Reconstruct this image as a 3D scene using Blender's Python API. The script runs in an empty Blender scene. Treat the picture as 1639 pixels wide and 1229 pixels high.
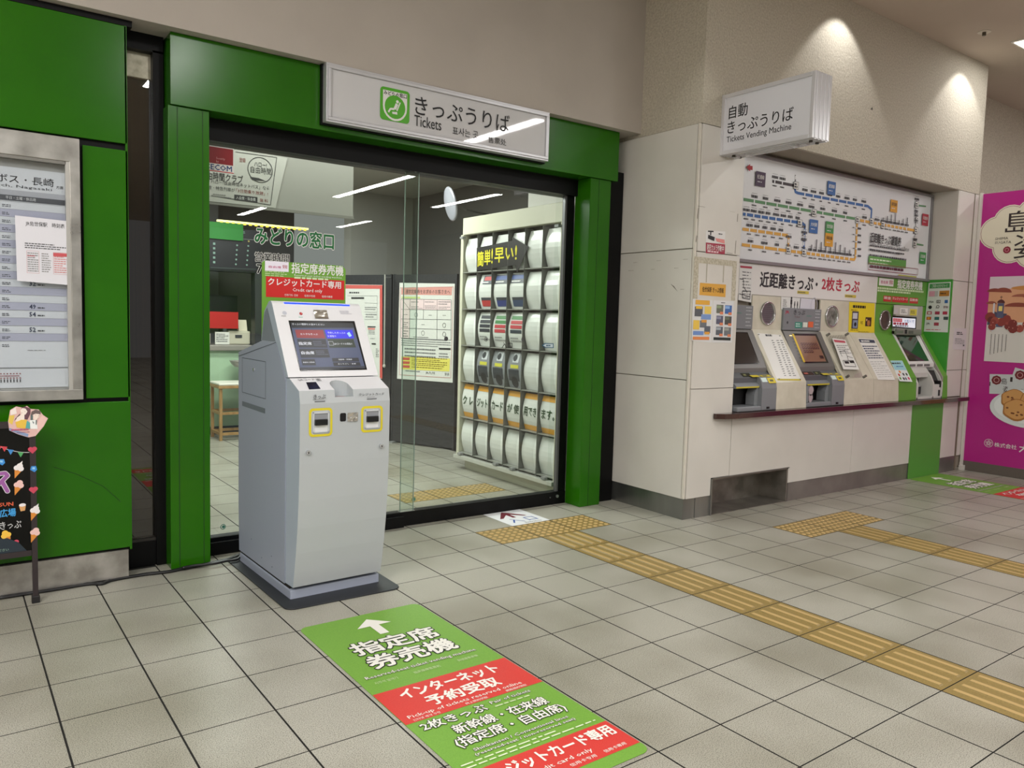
import bpy, bmesh, math, random
from mathutils import Vector, Matrix
from math import sin, cos, tan, pi, radians, sqrt
random.seed(7)
SC = bpy.context.scene
COL = SC.collection

# ------------------------------------------------------------------ camera
W_, H_ = 1639.0, 1229.0
F_, YAW, PITCH, ROLL, CAMH = 1245.54, 0.625306, 0.080239, 0.028225, 1.41846
FWD = Vector((sin(YAW) * cos(PITCH), cos(YAW) * cos(PITCH), -sin(PITCH)))
_r = Vector((cos(YAW), -sin(YAW), 0)); _u = _r.cross(FWD)
RGT = cos(ROLL) * _r + sin(ROLL) * _u
UPV = -sin(ROLL) * _r + cos(ROLL) * _u
CAM = Vector((0, 0, CAMH))
cd = bpy.data.cameras.new('camera'); co = bpy.data.objects.new('camera', cd); COL.objects.link(co)
cd.sensor_width = 36; cd.lens = F_ / W_ * 36; cd.clip_start = .02; cd.clip_end = 200
m = Matrix((RGT, UPV, -FWD)).transposed().to_4x4(); m.translation = CAM
co.matrix_world = m
SC.camera = co
SC.view_settings.view_transform = 'Standard'; SC.view_settings.look = 'None'
SC.view_settings.exposure = -0.22; SC.view_settings.gamma = 1; SC.view_settings.use_curve_mapping = False
# ------------------------------------------------------------------ world and lamps
wd = bpy.data.worlds.new('world'); SC.world = wd; wd.use_nodes = True
wd.node_tree.nodes['Background'].inputs[0].default_value = (1.0, .99, .97, 1)
wd.node_tree.nodes['Background'].inputs[1].default_value = .30
LIGHT_COL = (1.0, .99, .972)
def area_light(name, x, y, z, sx, sy, power, col=LIGHT_COL):
    ld = bpy.data.lights.new(name, 'AREA'); ld.shape = 'RECTANGLE'; ld.size = sx; ld.size_y = sy
    ld.energy = power; ld.color = col
    o = bpy.data.objects.new(name, ld); COL.objects.link(o); o.location = (x, y, z); return o
def spot_light(name, x, y, z, power, size, blend, rad=.03, col=LIGHT_COL):
    ld = bpy.data.lights.new(name, 'SPOT'); ld.energy = power; ld.spot_size = radians(size); ld.spot_blend = blend
    ld.shadow_soft_size = rad; ld.color = col
    o = bpy.data.objects.new(name, ld); COL.objects.link(o); o.location = (x, y, z); return o
HALL_Z = 4.12
# (x, y0, y1) of the long ceiling lamps of the hall, some placed by their reflections, those at negative x and the last added for light
STRIPS = [(6.45, -1.5, .35), (2.02, -1.15, .5), (7.15, -7.6, -4.0), (9.55, -7.3, -4.5), (-1.0, -5.4, -2.6),
          (-1.3, -1.2, 2.2), (-2.8, -6.2, -3.4), (-2.8, -1.4, 2.0), (6.5, -12.6, -10.6), (9.6, -13.2, -11), (10.7, -1.5, 1.8)]  # negative x added to light the pillar side, the last for the back wall
for x, y0, y1 in STRIPS:
    area_light('strip_lamp_light', x, (y0 + y1) / 2, HALL_Z - .012, .16, y1 - y0, 46 * (y1 - y0))
area_light('square_lamp_light', 8.25, 3.30, HALL_Z - .012, .42, .10, 9)
for x in (5.92, 8.02):
    spot_light('wall_washer_light', x, 3.50, 4.105, 27, 90, .30).rotation_euler = (radians(17), 0, 0)
spot_light('wall_washer_light', 3.75, 3.3, 4.10, 22, 93, .5)
for x, y in ((8.65, -9.3), (3.34, -9.4), (1.0, 2.6), (3.0, 2.2), (5.0, 1.2)):
    spot_light('downlight_light', x, y, 4.10, 60, 110, .6, .06)
area_light('office_lamp_light', 2.6, 6.6, 2.93, 1.8, .5, 105)
area_light('office_lamp_light', 2.2, 5.1, 2.93, 1.9, .2, 17)  # unseen lamp added to brighten the bulkhead and its poster
area_light('office_lamp_light', 2.0, 8.2, 2.93, 1.8, .4, 75)

# ------------------------------------------------------------------ materials
def lin(h):
    h = h.lstrip('#'); c = [int(h[i:i + 2], 16) / 255 for i in (0, 2, 4)]
    return tuple((v / 12.92 if v <= .04045 else ((v + .055) / 1.055) ** 2.4) for v in c) + (1,)
_mc = {}
def P(col, rough=.5, metal=0.0, coat=0.0, emit=0.0, name=None, spec=.5):
    k = (col, rough, metal, coat, emit, spec)
    if k in _mc: return _mc[k]
    mt = bpy.data.materials.new(name or 'paint_' + col.strip('#')); mt.use_nodes = True
    b = mt.node_tree.nodes['Principled BSDF']
    b.inputs['Base Color'].default_value = lin(col); b.inputs['Roughness'].default_value = rough
    b.inputs['Metallic'].default_value = metal; b.inputs['Specular IOR Level'].default_value = spec
    if coat: b.inputs['Coat Weight'].default_value = coat; b.inputs['Coat Roughness'].default_value = .06
    if emit: b.inputs['Emission Color'].default_value = lin(col); b.inputs['Emission Strength'].default_value = emit
    _mc[k] = mt; return mt
def nmat(name, c1, c2, scale, rough=.5, metal=0.0, bump=0.0, bscale=None, detail=4, stretch=(1, 1, 1), lo=.35, hi=.65,
         spec=.5, big=None, coat=0., rvar=0.):
    """two-tone noise paint with optional fine relief and a second, broad stain noise"""
    mt = bpy.data.materials.new(name); mt.use_nodes = True; nt = mt.node_tree; N = nt.nodes; L = nt.links
    b = N['Principled BSDF']; b.inputs['Roughness'].default_value = rough; b.inputs['Metallic'].default_value = metal
    b.inputs['Specular IOR Level'].default_value = spec
    if coat: b.inputs['Coat Weight'].default_value = coat; b.inputs['Coat Roughness'].default_value = .05
    g = N.new('ShaderNodeNewGeometry'); mp = N.new('ShaderNodeMapping'); mp.inputs['Scale'].default_value = stretch
    L.new(g.outputs['Position'], mp.inputs['Vector'])
    n = N.new('ShaderNodeTexNoise'); n.inputs['Scale'].default_value = scale; n.inputs['Detail'].default_value = detail
    L.new(mp.outputs[0], n.inputs['Vector'])
    r = N.new('ShaderNodeValToRGB'); r.color_ramp.elements[0].position = lo; r.color_ramp.elements[1].position = hi
    r.color_ramp.elements[0].color = lin(c1); r.color_ramp.elements[1].color = lin(c2)
    L.new(n.outputs['Fac'], r.inputs['Fac']); out = r.outputs['Color']
    if big:
        n2 = N.new('ShaderNodeTexNoise'); n2.inputs['Scale'].default_value = big[0]; n2.inputs['Detail'].default_value = 3
        L.new(g.outputs['Position'], n2.inputs['Vector'])
        r2 = N.new('ShaderNodeValToRGB'); r2.color_ramp.elements[0].position = big[2]; r2.color_ramp.elements[1].position = big[3]
        r2.color_ramp.elements[0].color = lin(big[1]); r2.color_ramp.elements[1].color = (1, 1, 1, 1)
        L.new(n2.outputs['Fac'], r2.inputs['Fac'])
        mx = N.new('ShaderNodeMix'); mx.data_type = 'RGBA'; mx.blend_type = 'MULTIPLY'; mx.inputs['Factor'].default_value = 1
        L.new(out, mx.inputs['A']); L.new(r2.outputs['Color'], mx.inputs['B']); out = mx.outputs['Result']
    L.new(out, b.inputs['Base Color'])
    if rvar:
        mr = N.new('ShaderNodeMapRange'); mr.inputs['To Min'].default_value = rough - rvar; mr.inputs['To Max'].default_value = rough + rvar
        L.new(n.outputs['Fac'], mr.inputs['Value']); L.new(mr.outputs[0], b.inputs['Roughness'])
    if bump:
        n3 = N.new('ShaderNodeTexNoise'); n3.inputs['Scale'].default_value = bscale or scale; n3.inputs['Detail'].default_value = 3
        L.new(mp.outputs[0], n3.inputs['Vector'])
        bp = N.new('ShaderNodeBump'); bp.inputs['Strength'].default_value = bump; bp.inputs['Distance'].default_value = .01
        L.new(n3.outputs['Fac'], bp.inputs['Height']); L.new(bp.outputs[0], b.inputs['Normal'])
    return mt
def glass(name, tint='#f4faf6', base=.06, rough=0.0, dark=None):
    mt = bpy.data.materials.new(name); mt.use_nodes = True; nt = mt.node_tree; N = nt.nodes; L = nt.links
    N.remove(N['Principled BSDF']); o = N['Material Output']
    t = N.new('ShaderNodeBsdfTransparent'); t.inputs[0].default_value = lin(tint)
    g = N.new('ShaderNodeBsdfGlossy'); g.inputs['Roughness'].default_value = rough
    lw = N.new('ShaderNodeFresnel'); lw.inputs[0].default_value = 1.5
    mr = N.new('ShaderNodeMapRange'); mr.inputs['From Min'].default_value = 0; mr.inputs['From Max'].default_value = 1
    mr.inputs['To Min'].default_value = base; mr.inputs['To Max'].default_value = 1
    mx = N.new('ShaderNodeMixShader')
    ge = N.new('ShaderNodeNewGeometry'); sb = N.new('ShaderNodeMath'); sb.operation = 'SUBTRACT'; sb.inputs[0].default_value = 1; L.new(ge.outputs['Backfacing'], sb.inputs[1])
    ml = N.new('ShaderNodeMath'); ml.operation = 'MULTIPLY'; L.new(lw.outputs[0], mr.inputs[0]); L.new(mr.outputs[0], ml.inputs[0]); L.new(sb.outputs[0], ml.inputs[1]); L.new(ml.outputs[0], mx.inputs[0]); L.new(t.outputs[0], mx.inputs[1]); L.new(g.outputs[0], mx.inputs[2])
    L.new(mx.outputs[0], o.inputs[0]); return mt
GREEN = nmat('green_enamel', '#246106', '#286607', 3, .20, 0, .03, 9, spec=.3)
GREEN2 = P('#6fa03a', .45, name='green_vinyl')
TILE = nmat('speckled_floor_tile', '#6b6961', '#b2afa3', 290, .36, 0, .02, 290, 2, lo=.36, hi=.52, big=(1.3, '#d2d0c8', .3, .6))
YTILE = nmat('ochre_tactile_tile', '#84703e', '#917a44', 130, .5, 0, .04, 200, 3)
YTOP = P('#b99c66', .45, name='worn_tactile_relief')
GROUT = P('#282724', .9, name='dark_grout')
UPPER = nmat('painted_plaster', '#b0a8a0', '#b6aea6', 2.2, .8, 0, .05, 60)
TEXT_WALL = nmat('sprayed_stipple_plaster', '#aea697', '#c8c1b2', 70, .9, 0, .6, 62, 3, lo=.3, hi=.7)
CEIL = nmat('ceiling_board', '#c0b4a6', '#c5b9ab', 2, .8, 0, .03, 90)
PANEL = nmat('white_enamel_panel', '#d0ccc5', '#d5d1ca', 3, .28, 0, .02, 12)
STEEL = nmat('brushed_stainless', '#8e8e8c', '#a4a4a1', 5, .32, .9, .03, 60, stretch=(1, 1, .2), rvar=.08)
STEEL2 = nmat('stained_stainless', '#8b8884', '#a3a09b', 3, .34, .75, .05, 60, rvar=.1)
ALU = P('#c9c9cd', .35, .55, name='aluminium')
BLACK = P('#060607', .45, name='black_frame', spec=.2)
DARKGAP = P('#15120f', .9, name='dark_gap')
WHITE = P('#e6e5e2', .45, name='white_print')
PAPER = P('#e4e3df', .6, name='white_paper')
GLASS = glass('door_glass', '#f3f9f5', .05)
# ------------------------------------------------------------------ mesh helpers
ROOTM = {}
VMAP = {}
def top(o):
    while o.parent: o = o.parent
    return o
class MB:
    def __init__(s): s.v = []; s.f = []; s.mi = []; s.m = []
    def mat(s, m):
        if m not in s.m: s.m.append(m)
        return s.m.index(m)
    def add(s, vs, fs, m):
        k = len(s.v); s.v += [tuple(v) for v in vs]; i = s.mat(m)
        for f in fs: s.f.append([a + k for a in f]); s.mi.append(i)
        return s
    def box(s, x0, x1, y0, y1, z0, z1, m):
        vs = [(x, y, z) for x in (x0, x1) for y in (y0, y1) for z in (z0, z1)]
        return s.add(vs, [(0, 1, 3, 2), (4, 6, 7, 5), (0, 4, 5, 1), (2, 3, 7, 6), (0, 2, 6, 4), (1, 5, 7, 3)], m)
    def prism(s, pts, ax, a0, a1, m, caps=True, capm=None):
        """pts: outline in the two axes other than ax (order x<y<z)"""
        def mk(p, a):
            return (a, p[0], p[1]) if ax == 'x' else ((p[0], a, p[1]) if ax == 'y' else (p[0], p[1], a))
        n = len(pts); vs = [mk(p, a0) for p in pts] + [mk(p, a1) for p in pts]
        s.add(vs, [(i, (i + 1) % n, (i + 1) % n + n, i + n) for i in range(n)], m)
        if caps: s.add(vs, [list(range(n))[::-1], [i + n for i in range(n)]], capm or m)
        return s
    def cyl(s, c, r, a, b, ax, m, n=20, r2=None):
        r2 = r if r2 is None else r2; vs = []
        for t, rr in ((a, r), (b, r2)):
            for i in range(n):
                q = 2 * pi * i / n; p = (c[0] + rr * cos(q), c[1] + rr * sin(q))
                vs.append((t, p[0], p[1]) if ax == 'x' else ((p[0], t, p[1]) if ax == 'y' else (p[0], p[1], t)))
        return s.add(vs, [(i, (i + 1) % n, (i + 1) % n + n, i + n) for i in range(n)] + [list(range(n))[::-1], [i + n for i in range(n)]], m)
    def tube(s, pts, r, m, n=8):
        pts = [Vector(p) for p in pts]; rings = []
        for i, p in enumerate(pts):
            d = (pts[min(i + 1, len(pts) - 1)] - pts[max(i - 1, 0)]).normalized()
            a = d.cross(Vector((0, 0, 1)));
            if a.length < .1: a = d.cross(Vector((1, 0, 0)))
            a.normalize(); b = d.cross(a)
            rings.append([p + r * (cos(2 * pi * k / n) * a + sin(2 * pi * k / n) * b) for k in range(n)])
        vs = [v for rg in rings for v in rg]; fs = []
        for i in range(len(rings) - 1):
            for k in range(n): fs.append((i * n + k, i * n + (k + 1) % n, (i + 1) * n + (k + 1) % n, (i + 1) * n + k))
        fs += [list(range(n))[::-1], [len(vs) - n + k for k in range(n)]]
        return s.add(vs, fs, m)
    def lathe(s, prof, c, m, n=20):
        vs = []
        for (r, z) in prof:
            for i in range(n): q = 2 * pi * i / n; vs.append((c[0] + r * cos(q), c[1] + r * sin(q), c[2] + z))
        fs = [(j * n + i, j * n + (i + 1) % n, (j + 1) * n + (i + 1) % n, (j + 1) * n + i) for j in range(len(prof) - 1) for i in range(n)]
        return s.add(vs, fs, m)
    def build(s, name, parent=None, bevel=0, smooth=False, **k):
        me = bpy.data.meshes.new(name); vs = s.v
        if parent is not None:
            fn = VMAP.get(top(parent).name)
            if fn: vs = [fn(v) for v in vs]
            mi = mworld(parent).inverted(); vs = [mi @ Vector(v) for v in vs]
        me.from_pydata([tuple(v) for v in vs], [], s.f); me.update()
        for m_ in s.m: me.materials.append(m_)
        me.polygons.foreach_set('material_index', s.mi)
        bm = bmesh.new(); bm.from_mesh(me); bmesh.ops.recalc_face_normals(bm, faces=bm.faces) if not k.get('flat') else None
        bm.to_mesh(me); bm.free()
        if smooth: me.polygons.foreach_set('use_smooth', [True] * len(me.polygons))
        o = bpy.data.objects.new(name, me); COL.objects.link(o)
        if parent is not None: o.parent = parent
        if bevel:
            b = o.modifiers.new('b', 'BEVEL'); b.width = bevel; b.segments = 2; b.limit_method = 'ANGLE'; b.angle_limit = radians(40)
        if smooth and not bevel:
            pass
        for key in ('label', 'category', 'group', 'kind'):
            if k.get(key): o[key] = k[key]
        return o
def mworld(o):
    return ROOTM.get(o.name) or (mworld(o.parent) if o.parent else Matrix())
def root(name, label, cat, loc, rz=0, group=None):
    o = bpy.data.objects.new(name, None); COL.objects.link(o); o.location = loc; o.rotation_euler = (0, 0, rz)
    o.empty_display_size = .1
    o['label'] = label; o['category'] = cat
    if group: o['group'] = group
    ROOTM[o.name] = Matrix.Translation(Vector(loc)) @ Matrix.Rotation(rz, 4, 'Z')
    return o
def ray(x, y): return FWD + RGT * ((x - W_ / 2) / F_) - UPV * ((y - H_ / 2) / F_)
class Fr:
    """a flat face to print on: origin, two in-plane unit axes; on(x, y) turns a photo measurement into metres on that face"""
    def __init__(s, o, U, V): s.o = Vector(o); s.U = Vector(U).normalized(); s.V = Vector(V).normalized(); s.N = s.U.cross(s.V)
    def on(s, x, y):
        d = ray(x, y); t = (s.o - CAM).dot(s.N) / d.dot(s.N); q = CAM + d * t - s.o
        return q.dot(s.U), q.dot(s.V)
    def w(s, u, v, d=0): return s.o + s.U * u + s.V * v + s.N * d
def FY(y, x=0, z=0): return Fr((x, y, z), (1, 0, 0), (0, 0, 1))      # faces the hall
def FX(x, y=0, z=0): return Fr((x, y, z), (0, -1, 0), (0, 0, 1))     # faces left
_tc = {}
def glyphs(t, off, res):
    k = (t, off, res)
    if k not in _tc:
        c = bpy.data.curves.new('t', 'FONT'); c.body = t; c.resolution_u = res; c.offset = off
        o = bpy.data.objects.new('t', c); me = o.to_mesh()
        vs = [(v.co.x, v.co.y) for v in me.vertices]; fs = [list(p.vertices) for p in me.polygons]
        o.to_mesh_clear(); bpy.data.objects.remove(o); bpy.data.curves.remove(c)
        _tc[k] = (vs, fs)
    return _tc[k]
class Ink(MB):
    def __init__(s, fr): super().__init__(); s.fr = fr; s.c = 0
    def d(s, l): return l * .0007 + s.c * .00002
    def P(s, p, px): return s.fr.on(*p) if px else p
    def rect(s, a, b, m, l=1, px=True):
        (u0, v0), (u1, v1) = s.P(a, px), s.P(b, px)
        return s.poly([(u0, v0), (u1, v0), (u1, v1), (u0, v1)], m, l, False)
    def poly(s, pts, m, l=1, px=True, tick=1):
        s.c += tick
        pts = [s.P(p, px) for p in pts]; ar = sum(pts[i - 1][0] * pts[i][1] - pts[i][0] * pts[i - 1][1] for i in range(len(pts)))
        if ar < 0: pts = pts[::-1]
        return s.add([s.fr.w(u, v, s.d(l)) for u, v in pts], [list(range(len(pts)))], m)
    def quad(s, p0, p1, p2, p3, m, l=1): return s.poly([p0, p1, p2, p3], m, l)
    def line(s, a, b, w, m, l=1, px=True):
        a, b = Vector(s.P(a, px)), Vector(s.P(b, px)); d = (b - a); n = Vector((-d.y, d.x)).normalized() * w / 2
        return s.poly([a - n, b - n, b + n, a + n], m, l, False)
    def box_line(s, a, b, w, m, l=1, px=True):
        (u0, v0), (u1, v1) = s.P(a, px), s.P(b, px)
        for p, q in (((u0, v0), (u1, v0)), ((u1, v0), (u1, v1)), ((u1, v1), (u0, v1)), ((u0, v1), (u0, v0))): s.line(p, q, w, m, l, False)
        return s
    def disc(s, c, r, m, l=1, px=True, ry=None, n=24, a0=0, a1=2 * pi):
        u, v = s.P(c, px); ry = ry or r
        return s.poly([(u + r * cos(a0 + (a1 - a0) * i / n), v + ry * sin(a0 + (a1 - a0) * i / n)) for i in range(n)], m, l, False)
    def ring(s, c, r, w, m, l=1, px=True, n=24, ry=None):
        u, v = s.P(c, px); ry = ry or r; vs = []; s.c += 1
        for i in range(n):
            q = 2 * pi * i / n
            vs += [s.fr.w(u + r * cos(q), v + ry * sin(q), s.d(l)), s.fr.w(u + (r - w) * cos(q), v + (ry - w) * sin(q), s.d(l))]
        return s.add(vs, [(2 * i, 2 * ((i + 1) % n), 2 * ((i + 1) % n) + 1, 2 * i + 1) for i in range(n)], m)
    def rrect(s, a, b, r, m, l=1, px=True):
        (u0, v0), (u1, v1) = s.P(a, px), s.P(b, px); u0, u1 = min(u0, u1), max(u0, u1); v0, v1 = min(v0, v1), max(v0, v1); pts = []
        for cx, cy, q in ((u1 - r, v1 - r, 0), (u0 + r, v1 - r, pi / 2), (u0 + r, v0 + r, pi), (u1 - r, v0 + r, 1.5 * pi)):
            pts += [(cx + r * cos(q + pi / 2 * i / 5), cy + r * sin(q + pi / 2 * i / 5)) for i in range(6)]
        return s.poly(pts, m, l, False)
    def text(s, t, a, b, m, l=2, off=0.0, px=True, res=1, out=None, skew=None):
        """text fitted to the box whose lower-left corner is a and upper-right corner is b; out=(material, width) puts an outline behind"""
        (u0, v0), (u1, v1) = s.P(a, px), s.P(b, px)
        vs, fs = glyphs(t, 0.0, res); s.c += 1
        if not vs: return s
        x0 = min(v[0] for v in vs); x1 = max(v[0] for v in vs); y0 = min(v[1] for v in vs); y1 = max(v[1] for v in vs)
        sx = (u1 - u0) / max(1e-6, x1 - x0); sy = (v1 - v0) / max(1e-6, y1 - y0)
        def copy(dx, dy, dep, mm): s.add([s.fr.w(u0 + (p[0] - x0 + dx) * sx, v0 + (p[1] - y0 + dy) * sy, dep) for p in vs], fs, mm)
        base = s.d(l)
        if out:
            R = off * .5 + out[1] * 1.25
            for j in range(10): copy(R * cos(j * .6283), R * sin(j * .6283), base - .0005 + j * .00002, out[0])
        if off:
            for j in range(6): copy(off * .6 * cos(j * 1.0472), off * .6 * sin(j * 1.0472), base - .0002 + j * .00002, m)
        copy(0, 0, base, m)
        return s
    def dashes(s, a, b, rows, m, l=1, px=True, seed=1, fill=.45, word=.02, hi=None):
        """rows of small print too fine to read: short strokes"""
        (u0, v0), (u1, v1) = s.P(a, px), s.P(b, px); rnd = random.Random(seed); u0, u1 = min(u0, u1), max(u0, u1); v0, v1 = min(v0, v1), max(v0, v1)
        h = (v1 - v0) / rows; s.c += 1
        for i in range(rows):
            u = u0; end = u1 - (u1 - u0) * (rnd.random() * .35 if rnd.random() < .5 else 0)
            while u < end:
                wdt = word * (.4 + rnd.random()); e = min(end, u + wdt)
                c = v1 - (i + .5) * h
                s.poly([(u, c - h * fill / 2), (e, c - h * fill / 2), (e, c + h * fill / 2), (u, c + h * fill / 2)], m, l, False, 0)
                u = e + word * .22
        return s
    def done(s, name, parent=None, **k): return s.build(name, parent, flat=True, **k)
def card(name, fr, a, b, m, parent=None, px=True, th=.0015, **k):
    """thin sheet with real thickness whose face lies on fr"""
    (u0, v0), (u1, v1) = (fr.on(*a), fr.on(*b)) if px else (a, b)
    return slab(name, fr, [(u0, v0), (u1, v0), (u1, v1), (u0, v1)], m, parent, th, **k)
def slab(name, fr, pts, m, parent=None, th=.0015, px=False, **k):
    if px: pts = [fr.on(*p) for p in pts]
    n = len(pts); mb = MB()
    vs = [fr.w(u, v, 0) for u, v in pts] + [fr.w(u, v, -th) for u, v in pts]
    mb.add(vs, [list(range(n)), [i + n for i in range(n)][::-1]] + [(i, (i + 1) % n, (i + 1) % n + n, i + n) for i in range(n)], m)
    return mb.build(name, parent, **k)
K = dict(blk=P('#16161a', .5), wht=WHITE, red=P('#c3161c', .5), org=P('#f0a020', .5), yel=P('#f2e21a', .5), gry=P('#8a8a8a', .5),
         lgry=P('#c4c4c8', .5), dgry=P('#3c3d40', .5), blu=P('#1f5fae', .5), grn=P('#3d8f3a', .5), pnk=P('#f2b4b4', .5), maroon=P('#7d1f2c', .5))
# ------------------------------------------------------------------ floor: grid of single tiles over a dark joint bed
DEL = .0098; T = .32; GX, GY = .3016, 4.2575
cg, sg = cos(DEL), sin(DEL)
def grid(x, y): return (cg * x - sg * y, sg * x + cg * y)
def project(p):
    d = Vector(p) - CAM; z = d.dot(FWD)
    return (None if z < .05 else (W_ / 2 + F_ * d.dot(RGT) / z, H_ / 2 - F_ * d.dot(UPV) / z, z))
fb = MB(); fb.box(-3.5, 13, -16.5, 12.5, -.08, -.005, GROUT)
floor = fb.build('floor', None, kind='structure')
warn_cells = {(8, 0), (9, 0), (10, 0), (14, -3), (15, -3), (16, -3)}
warn_in = {(8, 4), (9, 4), (10, 4)}
guide_cells = {(9, -k) for k in range(1, 14)} | {(15, -k) for k in range(4, 16)}
cells = []
for i in range(-12, 40):
    for j in range(-64, 26):      # cell (i, j): x from GX+i*T, y from GY+(j-1)*T
        cx, cy = grid(GX + (i + .5) * T, GY + (j - .5) * T)
        if cx > 12.8 or cy > 12.2: continue
        if cx > 4.45 and cy > 4.0: continue           # inside the pillar and the ticket wall
        if cx < .75 and cy > 4.6: continue
        q = project((cx, cy, 0)); a = 0
        if q and -40 < q[0] < W_ + 40 and -20 < q[1] < H_ + 40:
            a = 1 / q[2] ** 3
            if cy > 4.7: a *= .25 if cx < 3.8 else .01
            if cx > 8.6: a = 0
        cells.append((a, i, j, cx, cy))
cells.sort(reverse=True)
def slab_mesh(name, mat, ax, ay, extra=None):
    mb = MB(); c = .0006
    vs = [(sx * ax, sy * ay, -.006) for sx, sy in ((-1, -1), (1, -1), (1, 1), (-1, 1))] + \
         [(sx * ax, sy * ay, -c) for sx, sy in ((-1, -1), (1, -1), (1, 1), (-1, 1))] + \
         [(sx * (ax - c), sy * (ay - c), 0) for sx, sy in ((-1, -1), (1, -1), (1, 1), (-1, 1))]
    fs = [(i + k, (i + 1) % 4 + k, (i + 1) % 4 + k + 4, i + k + 4) for k in (0, 4) for i in range(4)]
    mb.add(vs, fs, GROUT); mb.add(vs[8:], [(0, 1, 2, 3)], mat)
    if extra: extra(mb)
    me = bpy.data.meshes.new(name); me.from_pydata(mb.v, [], mb.f); me.update()
    for m_ in mb.m: me.materials.append(m_)
    me.polygons.foreach_set('material_index', mb.mi)
    return me, mb
def bars(mb):
    for k in range(4):
        x = (k - 1.5) * .074; w0, w1, y = .0165, .011, .14
        vs = [(x - w0, -y, 0), (x + w0, -y, 0), (x + w0, y, 0), (x - w0, y, 0), (x - w1, -y + .006, .005), (x + w1, -y + .006, .005), (x + w1, y - .006, .005), (x - w1, y - .006, .005)]
        mb.add(vs, [(0, 1, 5, 4), (1, 2, 6, 5), (2, 3, 7, 6), (3, 0, 4, 7)], YTILE); mb.add(vs[4:], [(0, 1, 2, 3)], YTOP)
def dots(mb):
    for a in range(6):
        for b in range(6):
            x, y = (a - 2.5) * .052, (b - 2.5) * .052
            mb.lathe([(.0165, 0), (.013, .004), (.008, .0052), (0.0001, .0055)], (x, y, 0), YTOP, 8)
GXH, GYH = T / 2 - .0028, T / 2 - .0018
me_t, mb_t = slab_mesh('tile', TILE, GXH, GYH)
me_g, _ = slab_mesh('guiding_tile', YTILE, GXH, GYH, bars)
me_w, _ = slab_mesh('warning_tile', YTILE, GXH, GYH, dots)
n = 0; rest = MB()
for a, i, j, cx, cy in cells:
    kind = 'warning_tile' if (i, j) in warn_cells or (i, j) in warn_in else ('guiding_tile' if (i, j) in guide_cells else 'tile')
    if kind != 'tile' or (n < 296 and a > 0):
        o = bpy.data.objects.new(kind, {'tile': me_t, 'guiding_tile': me_g, 'warning_tile': me_w}[kind]); COL.objects.link(o)
        o.parent = floor; o.location = (cx, cy, 0); o.rotation_euler = (0, 0, DEL)
        if kind == 'tile': n += 1
        if kind == 'guiding_tile': o['label'] = 'ochre tactile tile with raised bars'
        if kind == 'warning_tile': o['label'] = 'ochre tactile tile with raised dots'
    else:
        pv = [(cx + cg * v[0] - sg * v[1], cy + sg * v[0] + cg * v[1], v[2]) for v in mb_t.v]
        rest.add(pv[:12], mb_t.f[:8], GROUT); rest.add(pv[12:], [(0, 1, 2, 3)], TILE)
rest.build('distant_tiles', floor, kind='stuff')

# ------------------------------------------------------------------ walls and ceilings
def struct(name, mb, parent=None, **k):
    return mb.build(name, parent, kind='structure' if parent is None else None, **k)
ceil = MB(); ceil.box(-3.5, 13, -16.5, 4.42, HALL_Z, HALL_Z + .2, CEIL)
ceil = struct('ceiling', ceil)
LAMPW = P('#fff6e6', .5, emit=4.0, name='lamp_diffuser')
for q, (x, y0, y1) in enumerate(STRIPS):
    t_ = root('strip_lamp', ['long ceiling strip lamp over the right part of the hall', 'short ceiling strip lamp above the camera side of the left wall'][0] if q == 0 else 'recessed long white strip lamp in the hall ceiling, seen only as reflections', 'ceiling lamp', (x, (y0 + y1) / 2, HALL_Z - .03), 0, 'hall ceiling strip lamps')
    t_['label'] = 'recessed long white strip lamp in the hall ceiling, seen only in reflections'
    mb = MB(); mb.box(x - .1, x + .1, y0 - .02, y1 + .02, HALL_Z - .009, HALL_Z - .001, P('#e9e7e2', .5)); mb.build('lamp_housing', t_)
    mb = MB(); mb.box(x - .08, x + .08, y0, y1, HALL_Z - .011, HALL_Z - .009, LAMPW); mb.build('diffuser', t_)
t_ = root('square_lamp', 'bright rectangular lamp recessed in the ceiling, upper right corner', 'ceiling lamp', (8.25, 3.3, HALL_Z - .02))
MB().box(8.0, 8.5, 3.22, 3.38, HALL_Z - .008, HALL_Z - .001, P('#e9e7e2', .5)).build('lamp_housing', t_)
MB().box(8.03, 8.47, 3.24, 3.36, HALL_Z - .011, HALL_Z - .008, LAMPW).build('diffuser', t_)
t_ = root('sprinkler', 'small metal sprinkler head on the ceiling above the ticket machines', 'sprinkler', (7.57, 3.42, HALL_Z - .03))
MB().cyl((7.57, 3.42), .055, HALL_Z - .006, HALL_Z - .001, 'z', P('#d9d3c6', .5)).build('flange', t_)
MB().cyl((7.57, 3.42), .016, HALL_Z - .035, HALL_Z - .006, 'z', P('#5b5348', .4, .6)).build('nozzle', t_)
UW = MB(); UW.box(-3.5, 4.33, 4.40, 4.72, 2.878, HALL_Z, UPPER); struct('wall_upper', UW)
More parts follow.
